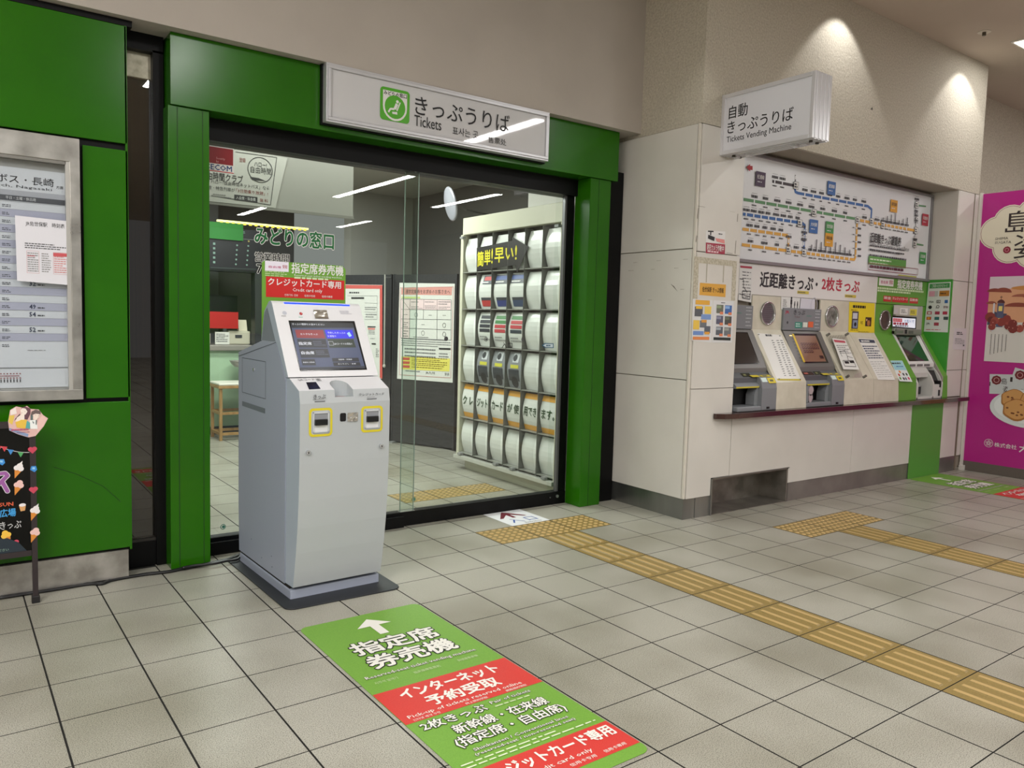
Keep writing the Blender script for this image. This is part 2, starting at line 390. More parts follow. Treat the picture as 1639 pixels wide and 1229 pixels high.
# pillar: stippled head, enamel panels below with open joints
wp = MB(); wp.box(4.335, 4.61, 3.815, 5.4, .15, 2.85, P('#8f8578', .8)); wp.box(4.61, 4.8, 3.815, 5.4, .29, 2.85, P('#8f8578', .8)); wp.box(4.33, 4.83, 3.80, 5.4, 2.853, HALL_Z, TEXT_WALL)
wp.box(4.80, 4.83, 3.85, 4.3, 0.29, 2.85, P('#8f8578', .8))
wp = struct('wall_pillar', wp)
def panel_x(x, y0, y1, z0, z1, par): MB().box(x, x + .02, y0, y1, z0, z1, PANEL).build('wall_panel', par, bevel=.002)
def panel_y(y, x0, x1, z0, z1, par, m=None): MB().box(x0, x1, y, y + .02, z0, z1, m or PANEL).build('wall_panel', par, bevel=.002)
for z0, z1 in ((.155, 1.026), (1.032, 1.972), (1.978, 2.848)): panel_x(4.318, 3.828, 5.2, z0, z1, wp)
MB().box(4.318, 4.338, 3.803, 3.822, .155, 2.848, P('#d5cfc4', .3)).build('corner_bead', wp, bevel=.003)
for z0, z1 in ((.966, 1.952), (1.958, 2.848)): panel_y(3.798, 4.344, 4.816, z0, z1, wp)
MB().prism([(4.344, .155), (4.608, .155), (4.608, .288), (4.816, .288), (4.816, .962), (4.344, .962)], 'y', 3.798, 3.818, PANEL).build('wall_panel', wp, bevel=.002)
MB().box(4.326, 4.45, 3.808, 5.3, 0, .152, STEEL).build('kick_plate', wp, label='stainless kick plate')
# wall with the ticket machines: lower front, jamb, head, recess lining
wr = MB(); BK = P('#8f8578', .8)
wr.box(4.83, 8.6, 4.08, 4.3, 0, 2.9, BK); wr.box(5.58, 8.6, 3.815, 4.1, .02, .72, BK); wr.box(4.64, 5.58, 3.815, 4.1, .30, .72, BK)
wr.box(8.15, 8.6, 3.815, 4.1, .7, 2.84, BK)
wr = struct('wall_ticket_machines', wr)
MB().box(4.83, 8.56, 3.80, 4.9, 2.843, HALL_Z, TEXT_WALL).build('stippled_head', wr)
MB().box(4.83, 8.14, 3.806, 4.08, 2.836, 2.8425, P('#9a9184', .8)).build('recess_soffit', wr)
MB().box(8.132, 8.148, 3.80, 4.08, 1.962, 2.836, P('#cfcac3', .6)).build('recess_lining', wr)
MB().box(8.128, 8.148, 3.80, 4.08, .775, 1.96, P('#3f9a35', .35, name='green_lining')).build('recess_lining', wr, label='green lining of the recess beside the last machine')
for x0, x1 in ((4.822, 6.494), (6.50, 7.505)):
    if x0 < 5: 
        mb = MB(); mb.prism([(4.822, .28), (5.575, .28), (5.575, .155), (6.494, .155), (6.494, .733), (4.822, .733)], 'y', 3.798, 3.818, PANEL); mb.build('wall_panel', wr, bevel=.002)
    else: panel_y(3.798, x0, x1, .155, .733, wr)
panel_y(3.798, 8.128, 8.44, .155, .733, wr)
panel_y(3.798, 7.508, 8.125, .155, .733, wr)
MB().box(7.512, 8.12, 3.794, 3.7985, 0.0, .733, P('#54933a', .4, name='green_vinyl_wall')).build('green_wall_vinyl', wr, label='green vinyl strip running down the wall')
for z0, z1 in ((.78, 1.048), (1.053, 1.948), (1.953, 2.838)): panel_y(3.798, 8.15, 8.462, z0, z1, wr)
for z0, z1 in ((.155, 1.048), (1.053, 1.948), (1.953, 2.838)): panel_y(3.798, 8.492, 8.56, z0, z1, wr)
MB().box(8.465, 8.489, 3.803, 3.815, .0, 2.838, P('#7b6f60', .8)).build('joint_seal', wr)
MB().box(5.585, 8.45, 3.802, 3.82, 0, .152, STEEL2).build('kick_plate', wr, label='stained stainless kick plate')
MB().box(4.452, 4.612, 3.803, 3.82, 0, .152, STEEL).build('kick_plate', wr)
# stainless niche
ni = MB(); ST3 = nmat('dark_stainless', '#7b766f', '#9a958d', 7, .40, .7, .05, 30, rvar=.1)
ni.box(4.62, 5.575, 4.06, 4.075, .0, .28, ST3); ni.box(5.56, 5.575, 3.80, 4.06, .0, .28, ST3); ni.box(4.62, 4.635, 3.80, 4.06, .0, .28, ST3)
ni.box(4.62, 5.575, 3.80, 4.06, .27, .282, ST3); ni.box(4.62, 5.575, 3.80, 4.06, -.003, .004, ST3)
ni = ni.build('foot_niche', wr, label='open stainless foot niche')
MB().box(4.612, 4.624, 3.79, 3.81, 0, .287, STEEL).box(4.612, 5.58, 3.79, 3.80, .281, .287, STEEL).build('niche_rim', ni)
# far wall right of the corner and the wall end
wb = MB(); wb.box(8.56, 12.5, 4.28, 4.5, 0, HALL_Z, TEXT_WALL); struct('wall_back', wb)
# hall shell behind the viewer, seen only as reflections
sh = MB(); sh.box(-3.6, -3.4, -16.5, 4.5, 0, HALL_Z, UPPER); struct('wall_left', sh)
sh = MB(); sh.box(12.9, 13.1, -16.5, 4.5, 0, HALL_Z, UPPER); struct('wall_right', sh)

# ------------------------------------------------------------------ green cladding on the left wall
wl = MB(); wl.box(-3.5, .742, 4.465, 4.75, .16, 2.84, BLACK); wl.box(-3.5, .78, 4.45, 4.75, 2.846, 2.875, BLACK)
wl = struct('wall_green', wl)
def gp(x0, x1, z0, z1): MB().box(x0, x1, 4.44, 4.462, z0, z1, GREEN).build('green_panel', wl, bevel=.003)
gp(-3.4, .752, 2.262, 2.842); gp(.548, .752, .968, 2.228); gp(-3.4, .745, .172, .948)
gp(-3.4, -.9, .968, 2.228)
MB().box(.742, .752, 4.44, 4.72, .16, 2.842, GREEN).build('end_return', wl)
MB().box(-3.4, .735, 4.444, 4.5, 0.012, .158, nmat('scuffed_stainless', '#96928b', '#bbb7b1', 9, .34, .6, .04, 60, rvar=.08)).build('kick_plate', wl, label='scuffed stainless plinth')
MB().box(-3.4, .735, 4.446, 4.5, 0, .012, DARKGAP).build('shadow_gap', wl)
sc = MB(); sc.tube([(.40, 4.439, .63), (.5, 4.4388, .585), (.62, 4.4388, .51), (.70, 4.439, .42)], .0012, P('#123a06', .6), 5); sc.build('scratch', wl)
# narrow fixed window between the cladding and the entrance portal
w1 = MB(); w1.box(.755, .915, 4.62, 4.72, 0, .14, BLACK); w1.box(.755, .957, 4.60, 4.75, 2.79, 2.9, BLACK); w1.box(.905, .957, 4.60, 4.72, 0, 2.8, BLACK)
w1 = struct('window_1', w1)
MB().box(.755, .905, 4.625, 4.66, .14, .155, P('#2a2724', .4)).build('bottom_rail', w1)
MB().box(.755, .905, 4.655, 4.72, 2.655, 2.79, nmat('worn_aluminium', '#a29c86', '#c9c4b0', 20, .4, .3)).build('top_rail', w1)
bl = nmat('brown_ribbed_film', '#2c241c', '#4a3e31', 60, .45, 0, 0, stretch=(1, .01, .01))
MB().box(.755, .905, 4.685, 4.69, .15, 2.68, bl).build('ribbed_blind', w1)
MB().box(.755, .905, 4.655, 4.661, .15, 2.66, glass('window_glass', '#cfc6b8', .10)).build('pane', w1)
# ------------------------------------------------------------------ green entrance portal
pt = root('entrance_portal', 'glossy green metal portal framing the ticket office doors', 'door frame', (2.55, 4.6, 0))
mb = MB(); mb.prism([(.965, 2.875), (.965, 2.508), (4.172, 2.508), (4.172, 2.875)][::-1], 'y', 4.47, 4.72, GREEN)
mb.build('lintel', pt, bevel=.004)
mb = MB(); mb.box(.972, 1.178, 4.50, 4.66, 0, 2.506, GREEN); mb.box(.9715, .9755, 4.486, 4.50, .0, 2.506, GREEN)
po = MB(); po.box(.955, 1.165, 4.488, 4.66, 0, 2.506, GREEN); po = po.build('post', pt, bevel=.003)
MB().box(.999, 1.003, 4.4865, 4.489, 0, 2.5, P('#123a06', .6)).box(1.128, 1.131, 4.4865, 4.489, 0, 2.5, P('#123a06', .6)).build('seam', po)
po = MB(); po.box(3.912, 4.118, 4.485, 4.66, 0, 2.506, GREEN); po = po.build('post', pt, bevel=.003)
MB().box(3.995, 3.998, 4.4835, 4.486, 0, 2.5, P('#123a06', .6)).build('seam', po)
MB().box(4.118, 4.308, 4.55, 4.70, 0, 2.6, BLACK).build('side_filler', pt)
# double sliding doors
dr = MB(); dr.box(1.165, 3.912, 4.66, 4.73, 0, .098, BLACK); dr.box(1.165, 3.912, 4.63, 4.78, 2.385, 2.52, BLACK)
dr.box(3.848, 3.912, 4.665, 4.73, .09, 2.39, BLACK); dr.box(1.165, 1.19, 4.665, 4.73, .09, 2.39, BLACK)
dr = struct('door_1', dr)
MB().box(1.165, 2.47, 4.63, 4.66, 0, .075, BLACK).build('door_rail', dr)
MB().box(3.826, 3.845, 4.672, 4.70, .09, 2.39, P('#6a6a6c', .3, .5)).build('door_stile', dr)
MB().cyl((3.83, .062), .012, 4.652, 4.66, 'y', P('#b9b9b9', .3, .8)).cyl((3.76, .058), .005, 4.655, 4.66, 'y', P('#777777', .3, .8)).build('lock', dr)
E1 = P('#8fa39a', .3)
def pane(x0, x1, y, z0=.098, z1=2.385):
    p = MB().box(x0, x1, y, y + .008, z0, z1, GLASS).build('glass_pane', dr)
    MB().box(x0 - .0015, x0 + .0015, y - .001, y + .009, z0, z1, E1).box(x1 - .0015, x1 + .0015, y - .001, y + .009, z0, z1, E1).build('pane_edge', p)
pane(1.19, 2.56, 4.668); pane(2.47, 3.83, 4.690)
MB().box(2.46, 2.57, 4.664, 4.71, .085, .10, P('#9a9a98', .3, .6)).build('door_guide', dr)
# stickers and lettering on the glass
FG = FY(4.6665)
s_ = root('security_sticker', 'square red and white security sticker on the glass beside the left green post', 'sticker', (1.27, 4.6665, 2.25))
k = Ink(FG); 
su = lambda x: FG.on(x, 260)[0]; sv = lambda y: FG.on(373, y)[1]
k.rect((su(320), sv(278.5)), (su(374.5), sv(238)), WHITE, .2, False); k.rect((su(320), sv(265.5)), (su(373), sv(239.5)), P('#8f0d17', .45), 1, False)
k.text('Security\nby', (346, 261), (360, 253), P('#e0a0a0', .5), 2); k.text('SECOM', (su(331), sv(275.5)), (su(371), sv(267)), P('#17407a', .5), 2, .03, px=False)
k.rect((su(320), sv(278)), (su(374), sv(276.8)), K['red'], 2, False); k.done('print', s_)
s_ = root('office_name_lettering', 'green cut-out lettering with white outline across the door glass', 'lettering', (1.7, 4.6665, 1.88))
k = Ink(FG); k.text('みどりの窓口', (407, 390), (536, 372), P('#0f6b35', .4), 2, .045, res=3, out=(WHITE, .04), px=True)
k.v = []; k.f = []; k.mi = []
(u0, v0), (u1, v1) = FG.on(408, 387), FG.on(534, 376)
k.text('みどりの窓口', (u0, v0 - .008), (u1, v1 + .008), P('#0f6b35', .4), 2, .045, px=False, res=3, out=(WHITE, .035)); k.done('print', s_)
s_ = root('opening_hours_lettering', 'black opening hours lettering with white outline, partly behind the kiosk sign board', 'lettering', (1.65, 4.6665, 1.75))
k = Ink(FG); k.text('営業時間', (408, 414), (464, 408), P('#111111', .4), 2, .02, out=(WHITE, .035))
k.v = []; k.f = []; k.mi = []
(u0, v0), (u1, v1) = FG.on(408, 418), FG.on(463, 411)
k.text('営業時間', (u0, v0), (u1, v0 + .055), P('#111111', .4), 2, .02, px=False, out=(WHITE, .035))
(u0, v0), (u1, v1) = FG.on(411, 437), FG.on(419, 423)
k.text('7', (u0, v0), (u0 + .032, v0 + .052), P('#111111', .4), 2, .03, px=False, out=(WHITE, .035)); k.done('print', s_)
for i, (x, y, lab) in enumerate([(357, 843, 'small round green collision sticker low on the left door glass'), (714, 542, 'grey round sticker on the glass in front of the table poster'),
                                 (778, 543, 'round grey collision sticker on the glass before the leaflet rack'), (837, 543, 'round collision sticker on the glass right of the entrance lettering'), (662, 799, 'round green collision sticker low on the right door glass')]):
    F2 = FY(4.6665 if i in (0,) else 4.6885); u, v = F2.on(x, y); s_ = root('round_sticker', lab, 'sticker', (u, F2.o.y, v), 0, 'round stickers on the door glass')
    m_ = P('#2f7f6d', .5) if i in (0, 4) else P('#4a4a4c', .5); k = Ink(F2); k.ring((u, v), .016, .004, m_, 1, False); k.disc((u + .002, v), .0085 if i != 1 else .014, m_, 1, False); k.done('print', s_)
F2 = FY(4.6885)
s_ = root('entrance_lettering', 'two black entrance characters stuck on the right door glass', 'lettering', (F2.on(813, 553)[0], 4.6885, 1.2))
u, v = F2.on(803, 557); k = Ink(F2); k.text('入口', (u, v), (u + .095, v + .042), K['blk'], 1, .01, px=False); k.done('print', s_)
s_ = root('push_sticker', 'small blue arrow sticker at the right edge of the door glass', 'sticker', (F2.on(877, 553)[0], 4.6885, 1.2))
k = Ink(F2); k.poly([(867, 552.5), (872, 549), (886, 549.5), (886, 557), (872, 556.5)], P('#2c5f80', .5), 1); k.poly([(869, 552.6), (873, 550.3), (884.8, 550.6), (884.8, 555.8), (873, 555.2)], P('#cfdde4', .5), 2)
k.dashes((874, 554.5), (884, 551.5), 1, P('#2c5f80', .5), 3, fill=.7, word=.012); k.done('print', s_)

# ------------------------------------------------------------------ illuminated office sign on the lintel
sg_ = root('office_sign', 'long white sign with ticket lettering and green logo on the green lintel', 'sign', (2.67, 4.46, 2.745))
X0, X1, Z0, Z1 = 1.790, 3.430, 2.543, 2.876
mb = MB()
for a, b, yy in ((0, .012, 4.39), (.012, .03, 4.385)):
    mb.box(X0 + a, X1 - a, yy, 4.47, Z1 - b, Z1 - a, ALU).box(X0 + a, X1 - a, yy, 4.47, Z0 + a, Z0 + b, ALU)
    mb.box(X0 + a, X0 + b, yy, 4.47, Z0 + b, Z1 - b, ALU).box(X1 - b, X1 - a, yy, 4.47, Z0 + b, Z1 - b, ALU)
mb.build('sign_frame', sg_, bevel=.002)
MB().box(X0 - .008, X1 + .008, 4.44, 4.47, Z0 - .008, Z1 + .008, BLACK).build('backing', sg_)
MB().box(X0 + .03, X1 - .03, 4.40, 4.44, Z0 + .03, Z1 - .03, P('#cfcfd2', .03, name='sign_acrylic')).build('sign_face', sg_)
F = FY(4.3975); k = Ink(F); LG = P('#4fa81c', .3)
k.rrect((608, 190), (655, 145), .02, LG); (a, b), (c, d) = F.on(609, 187), F.on(654, 147)
k.v = []; k.f = []; k.mi = []
L0, L1, M0, M1 = F.on(608, 190)[0], F.on(655, 198)[0], F.on(608, 190)[1], F.on(608, 137)[1]
k.rrect((L0, M0), (L1, M1), .022, LG, 1, False)
k.poly([(L0 + .018, M1 - .075), (L0 + .018, M1 - .018), (L1 - .018, M1 - .018), (L1 - .018, M1 - .075)], WHITE, 2, False)
cx, cy = (L0 + L1) / 2, M0 + .085; R = (L1 - L0) / 2 - .018
k.disc((cx, cy), R, WHITE, 2, False); k.poly([(L0 + .018, cy), (L1 - .018, cy), (L1 - .018, M1 - .06), (L0 + .018, M1 - .06)], WHITE, 2, False)
k.disc((cx, cy), R - .012, LG, 3, False)
k.text('みどりの窓口', (L0 + .022, M1 - .045), (L1 - .022, M1 - .02), K['blk'], 4, .03, px=False)
# seated passenger symbol
k.disc((cx + .015, cy + .035), .0095, WHITE, 4, False)
k.line((cx + .012, cy + .022), (cx - .002, cy - .012), .018, WHITE, 4, False); k.line((cx - .004, cy - .012), (cx - .03, cy - .014), .012, WHITE, 4, False)
k.line((cx - .03, cy - .012), (cx - .045, cy - .036), .011, WHITE, 4, False); k.line((cx + .034, cy + .034), (cx + .012, cy - .02), .008, WHITE, 4, False)
k.poly([(cx - .02, cy - .03), (cx + .014, cy - .026), (cx + .016, cy - .042), (cx - .018, cy - .042)], WHITE, 4, False)
(u0, v0), (u1, v1) = F.on(664, 182), F.on(816, 180)
k.text('きっぷうりば', (u0, v0), (u1, v0 + .112), K['blk'], 2, .004, px=False, res=3)
(u0, v0), (u1, _) = F.on(663, 201), F.on(706, 210); k.text('Tickets', (u0, v0), (u1, v0 + .066), K['blk'], 2, .004, px=False, res=3)
(u0, v0), (u1, _) = F.on(724, 215), F.on(765, 222); k.text('표사는 곳', (u0, v0), (u1, v0 + .05), K['blk'], 2, px=False, res=2)
(u0, v0), (u1, _) = F.on(781, 228), F.on(810, 232); k.text('售票处', (u0, v0), (u1, v0 + .042), K['blk'], 2, px=False, res=2)
k.done('lettering', sg_)
# ------------------------------------------------------------------ ticket kiosk standing before the doors
KX0, KX1 = 1.340, 1.832
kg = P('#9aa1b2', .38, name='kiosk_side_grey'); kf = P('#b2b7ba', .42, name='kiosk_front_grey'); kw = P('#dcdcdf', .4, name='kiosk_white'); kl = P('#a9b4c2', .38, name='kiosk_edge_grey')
ks = root('ticket_kiosk', 'free-standing grey ticket machine with slanted screen before the glass doors', 'ticket machine', (1.343, 3.69, .008), radians(1.9))
ROOTM[ks.name] = Matrix.Translation(Vector((1.343, 3.69, .008)))
def kmap(v):      # the cabinet is a little shallower than its unrotated outline
    x, y, z = v
    if y < 4.0: return (x, y, z)
    q = 1.474 / (1.345 + .035 * y); r = 1.474 / (1.345 + .035 * 4.0)
    q = q / r
    return (x, y * q, z if z < .12 else CAMH - (CAMH - z) * q)
VMAP[ks.name] = kmap
def kb(mb, name, par=ks, **q): return mb.build(name, par, **q)
pl = root('floor_plate', 'black rounded floor plate under the grey ticket machine', 'floor plate', (1.586, 4.0, 0))
F = Fr((0, 0, .007), (1, 0, 0), (0, 1, 0)); pts = []
for cx, cy, q in ((1.895 - .05, 4.46, 0), (1.275 + .03, 4.46, pi / 2), (1.275 + .05, 3.56 + .05, pi), (1.895 - .05, 3.56 + .05, 1.5 * pi)):
    pts += [(cx + .05 * cos(q + pi / 2 * i / 6), cy + .05 * sin(q + pi / 2 * i / 6)) for i in range(7)]
slab('plate', F, pts, P('#2b2d31', .5, .2), pl, .0065, bevel=.002)
kb(MB().box(KX0, KX1, 3.69, 4.50, .0, .052, kg), 'base_plinth', bevel=.006)
kb(MB().box(KX0 + .006, KX1 - .006, 3.72, 4.49, .052, .066, DARKGAP), 'shadow_gap')
# cabinet: side outline in (y, z)
body = [(3.768, .066), (4.508, .066), (4.52, .3), (4.52, 1.20), (4.10, 1.282), (3.90, 1.282), (3.765, 1.088)]
cab = kb(MB().prism(body[::-1], 'x', KX0, KX1, kg), 'cabinet', bevel=.004)
FK = Fr((KX0 - .0005, 0, 0), (0, -1, 0), (0, 0, 1))
def kside(y0, y1, z0, z1, m, name, d=.001, par=cab, **q): return MB().box(KX0 - d, KX0 + .002, y0, y1, z0, z1, m).build(name, par, **q)
ln = P('#4d525a', .6)
mb = MB(); 
for a, b in (((4.449, .977), (4.045, .977)), ((4.449, 1.172), (4.045, 1.172))): mb.box(KX0 - .0008, KX0 + .002, b[0], a[0], a[1] - .0015, a[1] + .0015, ln)
for y in (4.449, 4.045): mb.box(KX0 - .0008, KX0 + .002, y - .0015, y + .0015, .977, 1.172, ln)
mb.add([(KX0 - .0008, 4.52, 1.178), (KX0 - .0008, 3.893, 1.281), (KX0 - .0008, 3.893, 1.278), (KX0 - .0008, 4.52, 1.174)], [(0, 1, 2, 3)], ln)
mb.build('panel_seam', cab)
kside(4.449, 4.05, .899, .926, P('#6c737c', .5), 'vent_strip')
mb = MB(); mb.cyl((4.235, 1.118), .011, KX0 - .006, KX0 + .001, 'x', P('#d8dade', .25, .8)); mb.build('side_lock', cab)
for y, z in ((4.28, .17), (3.95, .16), (3.94, .105), (4.10, .115)): MB().cyl((y, z), .003, KX0 - .001, KX0, 'x', ln, 8).build('screw', cab)
mb = MB()
for y0 in (4.16, 4.34):
    z = lambda y: 1.20 + (4.52 - y) * (.082 / .42) + .001
    mb.add([(KX0 + .01, y0, z(y0)), (KX0 + .01, y0 + .14, z(y0 + .14)), (KX0 + .05, y0 + .14, z(y0 + .14)), (KX0 + .05, y0, z(y0))], [(0, 1, 2, 3)], P('#6c737c', .5))
mb.build('top_vent', cab)
# front shell with the slanted shelf, bellied toward the knees
fr_out = [(3.765, .07), (3.668, .072), (3.652, .15), (3.634, .25), (3.616, .38), (3.604, .52), (3.596, .70), (3.594, .995), (3.607, 1.056), (3.727, 1.108), (3.765, 1.108)]
sh = MB(); sh.prism(fr_out, 'x', KX0 + .004, KX1 - .004, kf, capm=kl); shell = kb(sh, 'front_shell', bevel=.003)
def slope(u, a=(3.607, 1.056), b=(3.727, 1.108)): return (a[0] + (b[0] - a[0]) * u, a[1] + (b[1] - a[1]) * u)
mb = MB(); y0, z0 = slope(0.02); y1, z1 = slope(1)
mb.add([(KX0 + .004, y0, z0 + .001), (KX1 - .004, y0, z0 + .001), (KX1 - .004, y1, z1 + .001), (KX0 + .004, y1, z1 + .001)], [(0, 1, 2, 3)], kw); mb.add([(KX0 + .004, y0, z0), (KX1 - .004, y0, z0), (KX1 - .004, y1, z1), (KX0 + .004, y1, z1)], [(3, 2, 1, 0)], kw); mb.add(mb.v[:8], [(0, 1, 5, 4), (1, 2, 6, 5), (2, 3, 7, 6), (3, 0, 4, 7)], kw); plate_ = mb.build('shelf_plate', shell)
FS = Fr((0, y0, z0 + .0015), (1, 0, 0), (0, y1 - y0, z1 - z0)); FF = FY(3.5932)
k = Ink(FS); k.quad((490, 612), (506, 611.5), (513, 622.5), (494, 623.5), P('#1b1b20', .2), 1)
k.text('QRコード', (478, 610), (503, 606), K['dgry'], 1); k.text('面', (508, 610), (513, 606), K['dgry'], 1)
k.done('code_reader', shell, label='black glass code reader window')
# coin scoop: arched recess on the shelf running down the front
mb = MB(); ux0, _ = FF.on(537, 630); ux1, _ = FF.on(567, 630); cx = (ux0 + ux1) / 2; r = (ux1 - ux0) / 2
SC1 = P('#8d9298', .5, name='scoop_shadow_grey'); SC2 = P('#a9adb1', .5)
arch = [(cx + r * cos(a), 3.655 + .045 * sin(a)) for a in [pi * i / 10 for i in range(11)]]
cut = MB().prism([(cx + r, 3.56)] + arch + [(cx - r, 3.56)], 'z', 1.022, 1.2, SC2).build('cutter', ks)
def carve(o):
    md = o.modifiers.new('cut', 'BOOLEAN'); md.object = cut; md.operation = 'DIFFERENCE'; md.solver = 'EXACT'; o.modifiers.move(len(o.modifiers) - 1, 0)
    bev = [x for x in o.modifiers if x.type == 'BEVEL']; st = [x.show_viewport for x in bev]
    for x in bev: x.show_viewport = False
    bpy.context.view_layer.update(); dg = bpy.context.evaluated_depsgraph_get(); me = bpy.data.meshes.new_from_object(o.evaluated_get(dg)); old = o.data; o.modifiers.remove(md); o.data = me; me.name = old.name
    for x in bev: o.modifiers.remove(x)
carve(shell); carve(plate_); bpy.data.objects.remove(cut)
FSc = Fr((0, 0, 1.0228), (1, 0, 0), (0, 1, 0)); k = Ink(FSc); k.dashes((cx - r * .85, 3.60), (cx + r * .2, 3.625), 3, P('#a8403a', .6), 1, False, word=.006, seed=4); k.dashes((cx + r * .3, 3.60), (cx + r * .85, 3.62), 2, P('#3f7a5a', .6), 1, False, word=.006, seed=5); k.done('scoop_sticker', shell)
k = Ink(FF)
k.text('きっぷ', (501, 639), (521, 631), K['dgry'], 2, .02); k.dashes((500, 640.5), (523, 637.8), 1, K['gry'], 1, word=.008); k.rect((503, 643.5), (520, 641.5), P('#63666b', .5), 1)
k.text('クレジットカード', (575, 634), (616, 628.5), K['dgry'], 2, .02); k.dashes((588, 636.5), (606, 634.5), 1, K['gry'], 1, word=.008); k.rect((588, 639.5), (604, 637.6), P('#63666b', .5), 1)
k.done('lettering', shell)
# two slot units in yellow frames
FB = FY(3.5942)
for (a, b, c, d) in ((492, 702, 532, 651), (577, 695, 614, 648)):
    (u0, v0), (u1, v1) = FB.on(a, b), FB.on(c, d); u0 += .004; v0 += .006; v1 -= .004; yl = P('#d9c92a', .45)
    k = Ink(FB); k.rrect((u0, v0), (u1, v1), .02, yl, 1, False); k.rrect((u0 + .012, v0 + .012), (u1 - .012, v1 - .012), .012, kf, 2, False)
    fr_ = k.done('yellow_frame', shell, label='yellow outline round the slot')
    a0, a1, b0, b1 = u0 + .02, u1 - .02, v0 + .02, v1 - .02
    mb = MB(); Y = 3.5915; D = P('#c9ccd0', .4)
    mb.box(a0, a0 + .006, Y - .004, Y + .002, b0, b1, D).box(a1 - .006, a1, Y - .004, Y + .002, b0, b1, D).box(a0, a1, Y - .004, Y + .002, b1 - .006, b1, D).box(a0, a1, Y - .004, Y + .002, b0, b0 + .006, D)
    mb.add([(a0, Y, b1), (a1, Y, b1), (a1, Y - .002, (b0 + b1) / 2 + .015), (a0, Y - .002, (b0 + b1) / 2 + .015)], [(0, 1, 2, 3)], P('#8a8d92', .5))
    mb.add([(a0, Y, b0), (a1, Y, b0), (a1, Y - .003, (b0 + b1) / 2), (a0, Y - .003, (b0 + b1) / 2)], [(0, 1, 2, 3)], P('#e4e6e8', .3))
    sl_ = mb.build('slot_unit', shell)
    MB().box(a0 + .006, a1 - .012, Y - .018, Y, (b0 + b1) / 2 - .013, (b0 + b1) / 2 + .016, P('#101012', .3)).build('slot_mouth', sl_, bevel=.003)
k = Ink(FB); k.rrect((544, 675), (554, 661), .008, P('#0c0c10', .15), 1); k.done('sensor_window', shell)
foil = P('#d9d6cf', .18, .9, name='crumpled_foil')
def foil_patch(fr, a, b, par, seed):
    (u0, v0), (u1, v1) = fr.on(*a), fr.on(*b); rnd = random.Random(seed); mb = MB(); n_ = 5; vs = []
    for i in range(n_):
        for j in range(n_): vs.append(fr.w(u0 + (u1 - u0) * i / (n_ - 1), v0 + (v1 - v0) * j / (n_ - 1), .001 + rnd.random() * .0045))
    fs = []
    for i in range(n_ - 1):
        for j in range(n_ - 1): q = i * n_ + j; fs += [(q, q + n_, q + n_ + 1), (q, q + n_ + 1, q + 1)]
    mb.add(vs, fs, foil); mb.build('foil_patch', par, label='crumpled silver foil patch')
foil_patch(FB, (556, 675), (573, 660), shell, 2)
for x, z in ((FB.on(492, 724)), (FB.on(611, 714))):
    mb = MB(); mb.cyl((x, z), .011, 3.584, 3.597, 'y', P('#c9ccd0', .25, .8)); lk = mb.build('front_lock', shell)
    MB().box(x - .002, x + .002, 3.583, 3.5845, z - .006, z + .003, DARKGAP).build('keyhole', lk)
# slanted screen head
hd = [(3.732, 1.112), (3.955, 1.478), (3.972, 1.49), (4.00, 1.485), (4.07, 1.436), (4.118, 1.282), (3.893, 1.281), (3.765, 1.112)]
head = kb(MB().prism(hd[::-1], 'x', KX0, KX1 - .0, kw, capm=kl), 'screen_head', bevel=.005)
mb = MB(); mb.add([(KX0 - .001, 3.90, 1.283), (KX0 - .001, 4.02, 1.455), (KX0 - .001, 4.062, 1.43), (KX0 - .001, 4.108, 1.283)], [(0, 1, 2, 3)], P('#7c838c', .5)); mb.build('head_side_panel', head)
FH = Fr((0, 3.732, 1.112), (1, 0, 0), (0, 3.955 - 3.732, 1.478 - 1.112)); FH.o = FH.o + FH.N * .0006
k = Ink(FH); k.quad((464, 513), (571, 514), (590, 592), (481, 594), P('#08080a', .15), 1); scr = k.done('screen', head)
k = Ink(FH); E_ = lambda c, e=.9: P(c, .3, emit=e)
k.quad((467, 516.5), (568, 517.5), (587, 590), (482, 592), E_('#38405a', .55), 2)
k.quad((467, 516.5), (568, 517.5), (570.5, 525), (469, 525), E_('#15181c', .3), 3); k.quad((480, 588.5), (586.5, 586.5), (587, 590), (482, 592), E_('#22242c', .5), 3)
k.quad((474, 528), (519.5, 528.3), (523, 542), (477, 541), E_('#6e1f22', .8), 3); k.quad((522, 528.3), (567, 528.5), (570, 542), (526, 542), E_('#1714b0', 1.0), 3)
k.quad((477, 543), (523.5, 543.3), (526.5, 557), (480, 556.5), E_('#14161d', .5), 3); k.quad((526.5, 543.3), (568.5, 543.3), (572.5, 556.5), (529.5, 557), E_('#12200f', .5), 3)
k.quad((480, 558.5), (526.5, 558.5), (530, 572.5), (483, 573), E_('#14161d', .5), 3)
k.quad((483, 575), (505, 575), (507, 585), (485, 585), E_('#14161d', .5), 3); k.quad((533, 573.5), (576, 573), (577.5, 579), (534, 579.3), E_('#14161d', .5), 3); k.quad((534.5, 580.3), (578, 580), (580, 586), (536, 586.3), E_('#14161d', .5), 3)
TW = E_('#b9bcc4', .8)
k.done('screen_picture', scr)
k = Ink(FH)
def tx(t, x0, y0, x1, h, m=TW, off=.0):
    (u0, v0), (u1, _) = FH.on(x0, y0), FH.on(x1, y0); k.text(t, (u0, v0), (u1, v0 + h), m, 4, off, px=False)
tx('きっぷの種類をお選びください', 470, 520.5, 522, .011); tx('おトクなきっぷ', 483, 536.5, 511, .011)
tx('予約したきっぷの', 527, 534.5, 556, .012); tx('お受取り', 527, 540, 541, .012); tx('指定席', 480, 552.5, 501, .018, TW, .02); tx('自由席', 484, 567.5, 505, .018, TW, .02)
